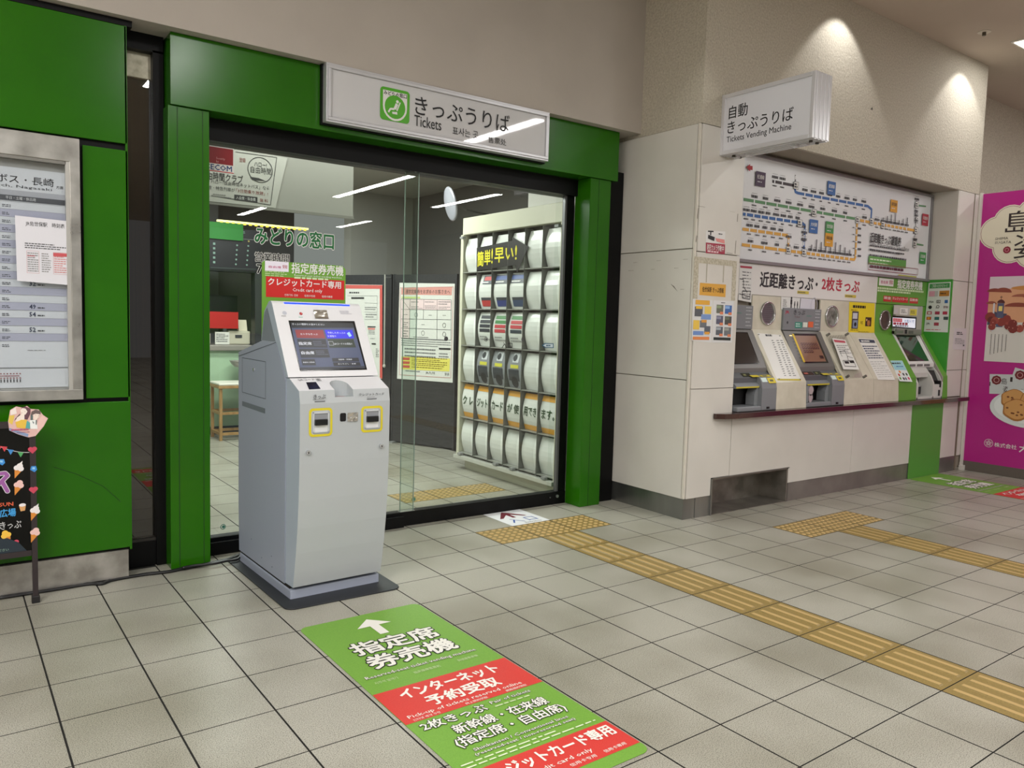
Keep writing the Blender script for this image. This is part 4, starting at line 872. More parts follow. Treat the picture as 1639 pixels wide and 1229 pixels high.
k.dashes((1390, 402), (1447, 398), 2, lb, 2, word=.03, seed=2, fill=.35); k.dashes((1390, 412), (1450, 404), 2, lb, 2, word=.03, seed=3, fill=.35)
(a, b), (c, d) = FMp.on(1389, 414.5), FMp.on(1449, 418); k.rect((a, b - .045), (c, b + .03), P('#5f9a4a', .5), 2, False); k.dashes((a + .02, b - .012), (c - .12, b + .016), 1, P('#d5e8c8', .5), 3, False, word=.05); k.dashes((a + .02, b - .035), (c - .2, b - .022), 1, P('#d5e8c8', .5), 3, False, word=.04)
(a, b), (c, d) = FMp.on(1388.5, 426), FMp.on(1468, 430); k.box_line((a, b - .03), (c, b + .03), .005, P('#8a3a48', .5), 2, False); k.dashes((a + .03, b - .014), (c - .03, b + .016), 1, P('#5a2a38', .5), 2, False, word=.05, fill=.8)
k.rect((7.55, 1.972), (7.9, 1.984), P('#b9b95a', .5), 2, False)
k.done('route_print', fmp)
# ------------------------------------------------------------------ header boards
hb = root('short_distance_header', 'white header board with black and crimson lettering over the ticket machines', 'header board', (6.1, 4.05, 1.82))
MB().box(4.835, 7.188, 4.045, 4.06, 1.694, 1.94, P('#dfdedb', .3, coat=.3)).build('board', hb)
FHb = FY(4.0445); k = Ink(FHb)
def hbt(t, x0, yb, x1, h, m=K['blk'], off=0., F=FHb):
    (a, b), (c, _) = F.on(x0, yb), F.on(x1, yb); k.text(t, (a, b), (c, b + h), m, 2, off, px=False, res=2)
hbt('近距離きっぷ', 1216, 459, 1301, .125, off=.04); k.disc((1307, 455), .015, K['blk'], 2); hbt('2枚きっぷ', 1315, 464, 1375, .115, P('#b0203a', .5), .04)
for x0, x1, y in ((1276, 1294.5, 468), (1352, 1370, 474)): k.rect((x0, y + 1.6), (x1, y - 1.6), P('#c9b54a', .5), 2); k.dashes((x0 + 1, y + 1), (x1 - 1, y - .8), 1, lb, 3, word=.02)
k.done('lettering', hb)
hg = root('reserved_seat_header', 'green header board with white lettering over the rightmost ticket machine', 'header board', (7.66, 4.05, 1.82))
GH = P('#5f963a', .35, name='header_green'); MB().box(7.19, 8.126, 4.044, 4.06, 1.69, 1.94, GH).build('board', hg)
FHg = FY(4.0435); k = Ink(FHg); k.rect((1406.5, 456.5), (1430.5, 447), WHITE, 1); hbt('自由席', 1410, 453.5, 1421, .03, P('#c2477a', .5), .02, FHg); hbt('受取', 1423, 455, 1429, .04, P('#b04a50', .5), .02, FHg)
hbt('指定席券売機', 1436, 461, 1476, .085, WHITE, .05, FHg)
for i in range(2): k.dashes((1404, 465 + i * 4), (1478, 463 + i * 4), 1, P('#cfe0b8', .5), 2, word=.03, seed=i, fill=.35)
for a, b, t in ((1413.5, 1426, '現金'), (1427.5, 1453, 'クレジットカード'), (1455.5, 1469, '回数券')):
    (u0, v0), (u1, _) = FHg.on(a, 482), FHg.on(b, 484); v0 = FHg.on(1440, 484)[1]; k.rect((u0, v0), (u1, v0 + .055), P('#c02a2a', .5), 1, False); k.text(t, (u0 + .008, v0 + .02), (u1 - .008, v0 + .048), WHITE, 2, .02, px=False)
k.done('lettering', hg)
MB().box(4.835, 7.19, 4.05, 4.07, 1.685, 1.694, P('#b0aca2', .4)).build('lower_trim', hb)
# ------------------------------------------------------------------ bent fascia panels between the machines
PROF = [(4.06, 1.686), (4.048, 1.686), (4.048, 1.41), (3.778, .992), (3.766, ZS + .001), (3.80, ZS + .001), (3.80, .98), (4.06, 1.39)]
BEI = nmat('aged_ivory_metal', '#c9c4b2', '#d3cebd', 9, .32, 0, .01, 20); GFM = P('#5f9a34', .4, name='fascia_green')
def fascia(x0, x1, m, lab):
    r_ = root('fascia_panel', lab, 'fascia panel', ((x0 + x1) / 2, 3.80, ZS)); MB().prism(PROF[::-1], 'x', x0, x1, m).build('bent_sheet', r_, bevel=.002); return r_
f1_ = fascia(5.318, 5.722, BEI, 'ivory fascia panel with long white price list between the two grey machines')
f2_ = fascia(6.276, 6.752, BEI, 'ivory fascia panel right of the brown-screen machine, with clear paper holder')
f3_ = fascia(6.756, 7.186, BEI, 'ivory fascia panel under the yellow poster')
f4_ = fascia(7.19, 7.508, GFM, 'green fascia panel with round intercom left of the rightmost machine')
f5_ = fascia(8.03, 8.126, GFM, 'narrow green fascia panel right of the rightmost machine')
SLU = Vector((0, 4.048 - 3.778, 1.41 - .992)); FSL = Fr((0, 3.778, .992), (1, 0, 0), SLU); FSL.o = FSL.o + FSL.N * .001; FV = FY(4.047); FLW = FY(3.771)
def intercom(x, z, rx, par, dark, lab):
    r_ = root('intercom', lab, 'intercom', (x, 4.045, z), 0, 'round intercoms in the fascia'); mb = MB(); n_ = 28; prof = [(1.0, 0), (1.0, -.014), (.93, -.018), (.86, -.012), (.84, -.002)]
    vs = [(x + rx * q * cos(2 * pi * i / n_), 4.047 + d, z + rx * q * sin(2 * pi * i / n_)) for q, d in prof for i in range(n_)]
    mb.add(vs, [(j * n_ + i, j * n_ + (i + 1) % n_, (j + 1) * n_ + (i + 1) % n_, (j + 1) * n_ + i) for j in range(len(prof) - 1) for i in range(n_)], P('#b9b9b9', .15, .9, name='chrome')); mb.build('chrome_ring', r_, smooth=True)
    k = Ink(FY(4.045)); k.disc((x, z), rx * .86, dark, 1, False, n=28); gl = k.done('lens', r_)
    if dark is DOTS: 
        k = Ink(FY(4.0442))
        for i in range(-4, 5):
            for j in range(-4, 5):
                if i * i + j * j < 18: k.disc((x + i * rx * .17, z + j * rx * .17), rx * .045, K['dgry'], 1, False, n=6)
        k.done('speaker_holes', gl)
DOTS = P('#7c7a7c', .3, .5); IGL = nmat('reflective_lens', '#4a5a48', '#a9b0a6', 14, .05, .2)
intercom(5.522, 1.545, .098, f1_, DOTS, 'round chrome intercom grille beside the leftmost machine'); intercom(6.455, 1.545, .098, f2_, IGL, 'round chrome intercom with glossy lens right of the brown-screen machine'); intercom(7.357, 1.532, .098, f4_, P('#4a3d3a', .35), 'round dark intercom in the green fascia')
# price list on fascia 1
def flat_card(name, lab, cat, fr, pts, m, th=.001, group=None, loc=None):
    u = sum(fr.on(*p)[0] for p in pts) / len(pts); v = sum(fr.on(*p)[1] for p in pts) / len(pts)
    r_ = root(name, lab, cat, tuple(fr.w(u, v)), 0, group); slab('sheet', fr, pts, m, r_, th, px=True); return r_
r_ = flat_card('price_list', 'long white price list with yellow foot strip on the ivory fascia', 'price list', FSL, [(1212, 533), (1250, 536), (1283, 609), (1244, 608)], P('#e3e2de', .4)); k = Ink(FSL)
k.dashes((1226, 538.5), (1239, 535), 1, K['dgry'], 1, word=.025, fill=.8); k.quad((1243.5, 606), (1281.5, 606.5), (1282.5, 609), (1244.5, 608.7), P('#c9b83a', .5), 1); k.dashes((1250, 608.2), (1276, 606.8), 1, K['dgry'], 2, word=.03)
for i in range(17):
    t_ = i / 16; y = 545 + 56 * t_; x = 1238 + 20.5 * t_; 
    for a, b in ((-3, 0), (5, 8), (11, 15)): k.dashes((x + a, y + .8), (x + b, y - .8), 1, lb, 1, word=.05, fill=.6, seed=i + a)
k.done('print', r_)
for x, y in ((1214, 535.5), (1248, 537.5), (1247, 606.5), (1280.5, 607)): u, v = FSL.on(x, y); c = FSL.w(u, v, .002); MB().lathe([(.008, -.002), (.006, .003), (.0001, .004)], c, P('#5a5a5a', .3, .6), 8).build('fixing_stud', r_)
# clear holder on fascia 2 with four bolts and a map sheet
r_ = root('paper_holder', 'clear acrylic holder on four metal bolts on the ivory fascia', 'paper holder', tuple(FSL.w(6.5, .25)))
FSL2 = Fr(FSL.w(0, 0, .02), FSL.U, FSL.V)
slab('acrylic_sheet', FSL2, [(1323, 537), (1354, 536), (1382, 604), (1354, 605)], glass('acrylic', '#f4f4f4', .05), r_, .003, px=True)
for x, y in ((1323, 537), (1353, 536.5), (1354, 604), (1381.5, 604)):
    u, v = FSL.on(x, y); a, b = FSL.w(u, v, 0), FSL.w(u, v, .034); MB().tube([a, b], .011, P('#8f8f8d', .25, .8), 10).build('bolt', r_)
r_ = flat_card('transfer_map_sheet', 'white sheet with red heading and black line map in the clear holder', 'sheet', Fr(FSL.w(0, 0, .024), FSL.U, FSL.V), [(1332, 541), (1353, 544), (1375.5, 591.5), (1350, 591)], PAPER)
FX2 = Fr(FSL.w(0, 0, .0245), FSL.U, FSL.V); k = Ink(FX2); k.quad((1334, 543.5), (1352, 545.5), (1353.5, 549), (1336, 547.5), P('#c05060', .5), 1)
for i in range(5): k.dashes((1339 + i * 1.6, 554 + i * 3), (1356 + i * 1.6, 552 + i * 3), 1, lb, 1, word=.03, seed=i)
for a, b in (((1344, 563), (1352, 561)), ((1352, 561), (1356, 570)), ((1356, 570), (1365, 573)), ((1344, 563), (1348, 571)), ((1352, 586), (1370, 587)), ((1370, 587), (1366, 577)), ((1366, 577), (1349, 577)), ((1349, 577), (1352, 586)), ((1356, 570), (1359, 582))): k.line(a, b, .005, K['blk'], 1)
k.rect((1353, 582), (1357, 578), K['blk'], 1); k.rect((1361, 581), (1366, 577.5), K['blk'], 1); k.done('print', r_)
# yellow poster, white notice, green leaflet
r_ = flat_card('yellow_poster', 'bright yellow poster with a dark photo on the ivory fascia', 'poster', FY(4.0455), [(1359.5, 483), (1400, 485.5), (1399.5, 538), (1358, 535)], P('#ecd42a', .45)); k = Ink(FY(4.045))
k.dashes((1365, 493), (1394, 489.5), 1, K['blk'], 1, word=.035, fill=.8); k.dashes((1362, 497.5), (1376, 495), 1, P('#a8841a', .5), 1, word=.04)
k.rect((1362.5, 526), (1374.5, 498.5), P('#4a4650', .5), 1); k.rect((1364.5, 510), (1372.5, 501), P('#cfcfd8', .5), 2); k.rect((1364.5, 524.5), (1372.5, 512.5), P('#8796b0', .5), 2); k.disc((1368.5, 519), .02, K['blk'], 3, n=10)
k.text('VS', (1377, 519), (1381, 514), K['blk'], 1); k.rect((1384.5, 522), (1395, 508), P('#3a241a', .5), 1); k.disc((1390, 517), .028, P('#b5763a', .5), 2, n=12); k.disc((1387, 512), .012, P('#d8b08a', .5), 2, n=10); k.dashes((1361, 529), (1380, 527.5), 1, P('#7a6a1a', .5), 1, word=.04); k.dashes((1373, 533.5), (1398, 530.5), 2, P('#7a6a1a', .5), 1, word=.04); k.done('print', r_)
r_ = flat_card('blue_headed_notice', 'white notice with navy heading on the ivory fascia under the yellow poster', 'notice', FSL, [(1373, 541), (1399.5, 543), (1433, 608), (1405.5, 607.5)], PAPER); k = Ink(FSL)
k.quad((1374, 542.5), (1399, 544), (1401, 549), (1376.5, 548), P('#3a4256', .5), 1); k.dashes((1379, 547.5), (1396, 544.5), 1, WHITE, 2, word=.03, fill=.7)
for i in range(6): k.dashes((1381 + i * 1.9, 555.5 + i * 3.7), (1403 + i * 2.0, 553 + i * 3.7), 1, P('#39415c', .5), 1, word=.03, fill=.7, seed=i)
for i in range(8): k.dashes((1393 + i * 1.9, 580 + i * 3.4), (1415 + i * 2.0, 578 + i * 3.4), 1, K['gry'], 1, word=.05, seed=i)
k.done('print', r_)
r_ = flat_card('icon_leaflet', 'small pale blue leaflet with coloured icons on the green fascia', 'leaflet', FSL, [(1425, 577), (1444, 577), (1460.5, 611), (1440, 610)], P('#dfe6e6', .45)); k = Ink(FSL)
k.quad((1425.5, 577.5), (1443.5, 577.5), (1451, 592.5), (1432.5, 592), P('#9ccfd8', .5), 1); k.dashes((1428, 583), (1446, 580), 1, K['dgry'], 2, word=.04, fill=.8); k.dashes((1435, 588), (1449, 585), 1, P('#2f64a8', .5), 2, word=.04)
for x, y, c in ((1440, 595, '#d9882a'), (1439, 600, '#c33a2a'), (1446, 599, '#3a3a3a'), (1451, 599, '#3a4a3a'), (1441, 605.5, '#5a9a3a'), (1446.5, 606, '#3a3a3a'), (1450, 606, '#6a6a7a'), (1454.5, 605.5, '#d83a6a')): k.disc((x, y), .016, P(c, .5), 1, n=8)
k.done('print', r_)
# ------------------------------------------------------------------ grey machines
MG = P('#7d8084', .42, name='machine_grey'); MG2 = P('#6c6a68', .4, name='machine_bezel_grey'); MGD = P('#55575b', .45)
def grey_machine(x1, w, lab, screen_on):
    r_ = root('ticket_machine', lab, 'ticket machine', (x1 - w / 2, 3.95, ZS + .001), 0, 'grey built-in ticket machines'); x0 = x1 - w; e = .002
    X = lambda f: x1 - .545 * (1 - f)              # fraction of the full machine width
    cx = lambda v: max(v, x0)
    MB().box(x0, x1, 4.03, 4.075, 1.41, 1.60, MG).build('name_panel', r_, bevel=.003)
    k = Ink(FY(4.0295)); P_ = lambda f, z: (X(f), z)
    if w > .5:
        k.text('JR', P_(.03, 1.545), P_(.135, 1.575), P('#b5304a', .5), 1, .03, px=False); k.text('きっぷ', P_(.25, 1.545), P_(.55, 1.585), K['blk'], 1, .01, px=False, res=2); k.text('Ticket', P_(.27, 1.518), P_(.42, 1.536), P('#7a5a5e', .5), 1, px=False)
        k.disc(P_(.1, 1.475), .012, K['dgry'], 1, False, n=10)
        k.rect(P_(.30, 1.43), P_(.49, 1.482), P('#3f8a7a', .5), 1, False); k.dashes(P_(.32, 1.438), P_(.47, 1.475), 2, P('#cfe6e0', .5), 2, False, word=.02)
    k.rect(P_(.51, 1.44), P_(.63, 1.482), P('#d8dcd2', .5), 1, False) if w > .5 else k.rect(P_(.42, 1.50), P_(.60, 1.535), P('#1f5a4a', .5), 1, False)
    k.rect(P_(.65 if w > .5 else .40, 1.44), P_(.79 if w > .5 else .62, 1.49), P('#d9643a', .5), 1, False)
    for z in (1.43, 1.46, 1.49, 1.52, 1.55, 1.575): k.dashes(P_(.83, z), P_(.96, z + .016), 1, P('#b9bcc0', .5), 1, False, word=.02, seed=int(z * 99))
    k.dashes(P_(.60, 1.53), P_(.78, 1.545), 1, P('#4f8a7a', .5), 1, False, word=.015); k.done('panel_print', r_)
    # slanted bezel
    bz = MB(); bz.prism([(4.06, 1.405), (4.03, 1.405), (3.868, 1.105), (3.868, 1.07), (4.06, 1.07)][::-1], 'x', x0, x1, MG2); bz = bz.build('screen_bezel', r_, bevel=.004)
    fb_ = Fr((0, 3.868, 1.105), (1, 0, 0), (0, 4.03 - 3.868, 1.405 - 1.105)); Lb = sqrt(.162 ** 2 + .30 ** 2); f = Fr(fb_.w(0, 0, .0015), fb_.U, fb_.V)
    a, b = cx(X(.22)), X(.86)
    k = Ink(f); k.rect((a, .035), (b, Lb - .025), P('#0d0c0e', .12), 1, False); scr_ = k.done('screen', bz)
    if screen_on:
        k = Ink(f); br = P('#7a5644', .4, emit=.2, name='brown_screen'); k.rect((a + .012, .048), (b - .03, Lb - .045), br, 2, False)
        for j, (n_, zz) in enumerate(((7, .20), (7, .165), (4, .13))):
            for i in range(n_): q = a + .05 + i * .036; k.rect((q, zz), (q + .029, zz + .026), P('#4a2422', .4), 3, False); k.rect((q + .005, zz + .01), (q + .02, zz + .017), P('#9a6a62', .4), 4, False)
        k.rect((b - .10, .075), (b - .045, .105), P('#3a1c1c', .4), 3, False); k.done('fare_buttons', scr_)
        k = Ink(f); k.rect((a - .016, .045), (a + .012, Lb - .03), P('#d9b832', .5), 1.5, False)
        for i in range(9): k.rect((a - .045, .05 + i * .03), (a - .018, .062 + i * .03), MGD, 1, False)
        k.done('yellow_button_strip', bz); mb = MB(); c = f.w(a - .045, Lb - .05, 0); mb.lathe([(.014, 0), (.010, .006), (.0001, .008)], c, P('#f6dca0', .4, emit=1.5), 10); mb.build('lit_button', bz)
    else:
        k = Ink(f); k.rect((a + .006, .042), (b - .01, Lb - .032), P('#241f1f', .08, coat=1), 1.6, False); k.done('dark_glass', scr_)
    # ledge, hood with the coin tray
    MB().prism([(3.90, 1.072), (3.868, 1.072), (3.822, 1.035), (3.822, .99), (3.90, .99)][::-1], 'x', x0, x1, MGD).build('ledge', r_, bevel=.003)
    fl = Fr((0, 3.8215, 1.034), (1, 0, 0), (0, .046, .038)); fl.o = fl.o + fl.N * .0008; k = Ink(fl)
    if w > .5: k.rect((X(.06), .008), (X(.34), .05), P('#3a2422', .15), 1, False); k.rect((X(.1), .02), (X(.2), .036), P('#a34a3a', .4), 2, False)
    k.rect((cx(X(.36)), .008), (X(.56), .05), P('#2a2c22', .15), 1, False); k.rect((cx(X(.40)), .02), (X(.46), .04), P('#6a6a3a', .4), 2, False); k.done('ledge_print', r_)
    hood = MB(); hp = [(3.766, ZS + .002), (3.766, .95), (3.776, 1.0), (3.80, 1.035), (3.84, 1.05), (3.95, 1.05), (3.95, ZS + .002)]
    hood.prism(hp[::-1], 'x', X(.66), x1, MG); hood.box(x0, X(.66), 3.766, 3.95, ZS + .002, .815, MG)
    hood.prism([(3.79, .955), (3.79, .975), (3.822, .995), (3.95, .995), (3.95, .955)][::-1], 'x', x0, X(.66), MG)
    if w > .5: hood.box(x0, X(.05), 3.766, 3.95, .815, .955, MG)
    hd_ = hood.build('coin_hood', r_, bevel=.008)
    MB().box(cx(X(.05)), X(.66), 3.90, 3.94, .81, .965, P('#111013', .5)).build('tray_recess', hd_)
    for fx, z_, rr in ((.15, .912, .042), (.15, .848, .036)):
        if X(fx) - .05 < x0 - .02: continue
        mb = MB(); mb.prism([(X(fx) + rr * cos(q) * (.9 if q < pi else .7), z_ + rr * sin(q)) for q in [2 * pi * i / 14 for i in range(14)]], 'y', 3.785, 3.90, P('#c2c0bd', .25, .35)); mb.build('coin_cup', hd_, bevel=.004)
    mb = MB(); mb.prism([(X(.57), .815), (X(.665), .815), (X(.665), .955), (X(.62), .955), (X(.57), .90)], 'y', 3.80, 3.88, MG); mb.build('tray_guide', hd_, bevel=.006)
    k = Ink(FY(3.7885)); k.rect((cx(X(.06)), .957), (X(.64), .968), P('#c9b832', .5), 1, False); k.done('yellow_strip', hd_)
    fh = Fr((0, 3.80, 1.036), (1, 0, 0), (0, .04, .015)); fh.o = fh.o + fh.N * .001; k = Ink(fh); k.rect((X(.52), .005), (X(.70), .04), P('#d6c22e', .5), 1, False)
    fh2 = Fr((0, 3.776, 1.0), (1, 0, 0), (0, .024, .035)); fh2.o = fh2.o + fh2.N * .001
    k2 = Ink(fh2); k2.rect((X(.68), .0), (X(.80), .038), P('#cfe0dc', .5), 1, False); k2.rect((X(.82), -.012), (X(.99), .036), P('#d6c22e', .5), 1, False); k2.rect((X(.86), .002), (X(.94), .02), P('#5a5a3a', .5), 2, False); k2.done('hood_sticker', hd_)
    k.rect((X(.74), .004), (X(.96), .038), P('#d6c22e', .5), 1, False); k.rect((X(.78), .012), (X(.88), .03), P('#4a5a6a', .5), 2, False); k.done('hood_sticker', hd_)
    MB().box(X(.78), X(.84), 3.762, 3.767, .79, .806, P('#121214', .4)).build('latch', hd_)
    return r_
grey_machine(5.314, .474, 'grey ticket machine with a dark unlit screen beside the pillar', False)
grey_machine(6.272, .546, 'grey ticket machine with a lit brown screen and yellow button strip', True)
# stickers above machine 2
r_ = flat_card('group_sticker', 'white sticker with black passenger figures above the brown-screen machine', 'sticker', FY(4.044), [(1250.5, 474.5), (1281, 477), (1279, 495.5), (1250, 495)], P('#dcdcda', .4)); k = Ink(FY(4.0435))
for x, s_ in ((1266, 1), (1271.5, .6), (1276, .6)):
    u, v = FY(4.0435).on(x, 493.5); k.disc((u, v + .088 * s_), .011 * s_, K['blk'], 1, False, n=12); k.rect((u - .012 * s_, v + .035 * s_), (u + .012 * s_, v + .076 * s_), K['blk'], 1, False); k.rect((u - .008 * s_, v), (u + .008 * s_, v + .036 * s_), K['blk'], 1, False)
k.dashes((1253, 491), (1261, 479), 4, K['gry'], 1, word=.02); k.done('print', r_)
r_ = flat_card('pale_sticker', 'pale blank panel with a faint curve above the brown-screen machine', 'panel', FY(4.044), [(1282, 477), (1304.5, 479), (1304, 497), (1280, 495.5)], P('#d3d3dc', .25))
k = Ink(FY(4.0435)); k.ring((1303, 489), .05, .006, P('#b5b5c2', .4), 1, ry=.07); k.done('curve_print', r_)
r_ = flat_card('hanging_map_sheet', 'white sheet with crimson heading at the left end of the header board', 'sheet', FY(4.0425), [(1184.5, 423.5), (1204, 424), (1202.5, 484), (1181.5, 480)], P('#d9d8d6', .5)); FQ = FY(4.042); k = Ink(FQ)
k.quad((1185, 425), (1203.5, 426.5), (1203.5, 430), (1185, 428.5), P('#a8384a', .5), 1)
for i in range(9): k.dashes((1188, 437 + i * 5), (1202, 434.5 + i * 5), 1, lb, 1, word=.04, seed=i, fill=.3)
for a, b in (((1184, 446), (1190, 447)), ((1190, 447), (1190, 459)), ((1183, 470), (1200, 475)), ((1190, 459), (1196, 468)), ((1188, 466), (1201, 466)), ((1201, 466), (1200, 479)), ((1200, 479), (1188, 477)), ((1188, 477), (1188, 466))): k.line(a, b, .006, K['blk'], 1)
k.done('print', r_)
# ------------------------------------------------------------------ white reserved-seat machine
MWh = P('#c9c8c4', .35, name='machine_white'); r_ = root('reserved_seat_machine', 'white and grey ticket machine with dark green screen set in green panels', 'ticket machine', (7.77, 3.95, ZS + .001))
x0, x1 = 7.512, 8.026
MB().box(x0, x1, 4.02, 4.075, 1.43, 1.685, P('#a9a69f', .4)).build('upper_panel', r_, bevel=.003); F = FY(4.019); k = Ink(F)
k.rect((1430, 503), (1469, 491), P('#c4c1ba', .4), 1); k.rect((1440, 503.5), (1453, 493.5), WHITE, 2); k.rect((1456, 504.5), (1467.5, 495), P('#d9cc4a', .5), 2); k.dashes((1442, 501), (1451, 495), 3, lb, 3, word=.03); k.dashes((1457, 502), (1466.5, 497), 3, lb, 3, word=.03); k.rect((1431, 501), (1437, 495), P('#c9c4c9', .4), 2); k.done('labels', r_)
k = Ink(F); k.quad((1428, 505), (1467, 507.5), (1466, 527), (1428, 524), P('#17171c', .2), 2); disp = k.done('display', r_)
k = Ink(F); k.quad((1428.5, 508), (1465, 510), (1464.5, 525), (1428.5, 522), P('#dfe3f0', .3, emit=.55), 3); k.quad((1429, 509), (1443.5, 509.8), (1443.5, 515.5), (1429, 514.8), P('#c4304a', .4, emit=.3), 4)
k.text('指定席', (1430, 513.8), (1442.5, 510.3), WHITE, 5); k.text('お知らせ', (1447, 516.5), (1463, 511.5), P('#2f64a8', .5), 4); k.dashes((1429, 520), (1463, 516.5), 1, P('#a8384a', .5), 4, word=.05, fill=.8); k.dashes((1432, 523), (1462, 520.5), 1, lb, 4, word=.04); k.done('display_print', disp)
MB().box(x0 + .005, x1 - .03, 4.0, 4.03, 1.395, 1.455, P('#8f8d88', .3, .3)).build('card_bar', r_, bevel=.006); k = Ink(FY(3.999)); k.rect((1448, 534), (1452, 527.5), K['blk'], 1); k.rect((1433, 533), (1446, 529), P('#6a7466', .4), 1); k.rect((1454, 534), (1462, 529.5), P('#5c6058', .4), 1); k.done('bar_details', r_)
bz = MB(); bz.prism([(4.06, 1.40), (4.032, 1.40), (3.862, 1.12), (3.862, 1.08), (4.06, 1.08)][::-1], 'x', x0, x1 - .02, P('#dededc', .3)); bz = bz.build('screen_bezel', r_, bevel=.005)
f = Fr((0, 3.862, 1.12), (1, 0, 0), (0, .17, .28)); f.o = f.o + f.N * .0015; k = Ink(f); k.rect((x0 + .03, .025), (x1 - .10, .315), P('#121a16', .08, coat=1), 1, False); k.rect((x0 + .045, .035), (x1 - .115, .30), P('#1c3c2e', .08, coat=1, name='green_screen'), 2, False); k.done('screen', bz)
MB().prism([(4.05, 1.69), (4.03, 1.69), (4.03, 1.41), (3.772, .985), (3.772, ZS + .002), (3.80, ZS + .002), (3.80, .97), (4.05, 1.39)][::-1], 'x', x1 - .016, x1, P('#9a928c', .4)).build('side_trim', r_)
lo = MB(); hp = [(3.768, ZS + .002), (3.768, .93), (3.80, 1.0), (3.862, 1.08), (3.95, 1.08), (3.95, ZS + .002)]
xs = x0 + .30
lo.prism(hp[::-1], 'x', xs + .012, xs + .036, MWh); lo.prism(hp[::-1], 'x', x0, x0 + .03, MWh); lo.prism(hp[::-1], 'x', x1 - .03, x1 - .005, MWh); lo.box(x0, x1 - .005, 3.768, 3.95, ZS + .002, .80, MWh); lo.box(x0, x1 - .005, 3.90, 3.95, ZS, 1.08, P('#b5b5b3', .35))
lo.box(xs + .03, x1 - .03, 3.775, 3.90, .80, .915, MWh); lo.prism([(3.862, 1.08), (3.825, 1.03), (3.825, .985), (3.95, .985), (3.95, 1.08)], 'x', x0 + .03, xs + .02, MWh)
lo = lo.build('lower_body', r_, bevel=.004)
mb = MB(); mb.prism([(3.81, .93), (3.80, .95), (3.845, 1.05), (3.89, 1.05), (3.89, .93)], 'x', xs + .05, x1 - .045, P('#19191b', .3)); mb.build('tray_flap', lo, bevel=.008)
for a, b, c, d in ((x0 + .12, x0 + .22, .90, .97), (x0 + .08, x0 + .14, .835, .88), (x0 + .20, x0 + .27, .815, .90), (x1 - .075, x1 - .055, .80, .86), (x1 - .06, x1 - .04, .885, .95)): MB().box(a, b, (3.765 if a > x0 + .3 else 3.86), 3.91, c, d, P('#151517', .35)).build('coin_slot', lo, bevel=.004)
MB().box(x0 + .03, x0 + .22, 3.84, 3.90, .893, .9, MWh).build('tray_lip', lo)
for a in (x0 + .02, x0 + .16, x0 + .30): MB().box(a, a + .10, 3.855, 3.87, 1.092, 1.112, P('#6f6f6d', .4)).build('bezel_label', lo)
# card poster on the green return wall
FR2 = FX(8.1275); r_ = flat_card('card_brand_poster', 'white poster of accepted card logos on the green recess return', 'poster', FR2, [(1486.5, 453), (1522, 451), (1517, 532), (1478.5, 530.5)], P('#d9dcda', .45)); FR2b = FX(8.1268); k = Ink(FR2b)
def q4(x, y):      # poster fractions to photo measurements
    a = (1486.5 + (1522 - 1486.5) * x, 453 + (451 - 453) * x); b = (1478.5 + (1517 - 1478.5) * x, 530.5 + 1.5 * x); return (a[0] + (b[0] - a[0]) * y, a[1] + (b[1] - a[1]) * y)
def r4(xa, ya, xb, yb, m, l=1): k.quad(q4(xa, ya), q4(xb, ya), q4(xb, yb), q4(xa, yb), m, l)
r4(.06, .02, .96, .115, P('#3f8f4a', .5)); k.text('ご利用いただけるカード', q4(.16, .10), q4(.86, .04), WHITE, 2); r4(.06, .17, .46, .28, P('#d89ab0', .5)); r4(.32, .17, .46, .28, P('#b9b9b9', .5), 2); r4(.52, .17, .96, .28, P('#b57a2a', .5)); k.dashes(q4(.56, .25), q4(.92, .2), 1, P('#5a3a1a', .5), 2, word=.03)
k.text('VISA', q4(.08, .41), q4(.30, .37), K['blk'], 1, .02); r4(.42, .355, .60, .42, P('#6a6a6a', .5)); k.text('JCB', q4(.44, .41), q4(.58, .37), WHITE, 2, .02); r4(.78, .355, .92, .42, P('#2f64a8', .5))
k.disc(q4(.17, .5), .018, K['blk'], 1); k.ring(q4(.5, .49), .016, .006, K['dgry'], 1); k.dashes(q4(.40, .525), q4(.62, .51), 1, lb, 1, word=.03); k.text('銀聯', q4(.74, .525), q4(.95, .475), P('#6a2a3a', .5), 1)
for x, y, c in ((.06, .585, '#b0304a'), (.40, .585, '#a02a4a'), (.73, .585, '#b0304a'), (.06, .695, '#c0502a'), (.40, .695, '#2a6a6a'), (.78, .69, '#3a4a4a'), (.40, .81, '#a03a4a')): r4(x, y, x + .2, y + .062, P(c, .5))
r4(.10, .60, .22, .635, WHITE, 2); k.disc(q4(.15, .725), .012, P('#d9a02a', .5), 2, n=10); k.text('JR', q4(.07, .865), q4(.24, .815), K['blk'], 1); k.dashes(q4(.08, .97), q4(.95, .94), 1, P('#c04a5a', .5), 1, word=.04); k.done('print', r_)
r_ = flat_card('small_notice', 'small white notice on the pillar between the machines and the magenta wall', 'notice', FY(3.7965), [(1527, 525), (1547, 525.5), (1545.5, 560), (1525, 559)], P('#d3cdd0', .5)); k = Ink(FY(3.796)); k.dashes((1531, 536), (1543, 531), 2, lb, 1, word=.06, fill=.6); k.dashes((1528, 551), (1544, 541), 4, K['gry'], 1, word=.04); k.rect((1541, 554), (1543.5, 551.5), lb, 1); k.done('print', r_)
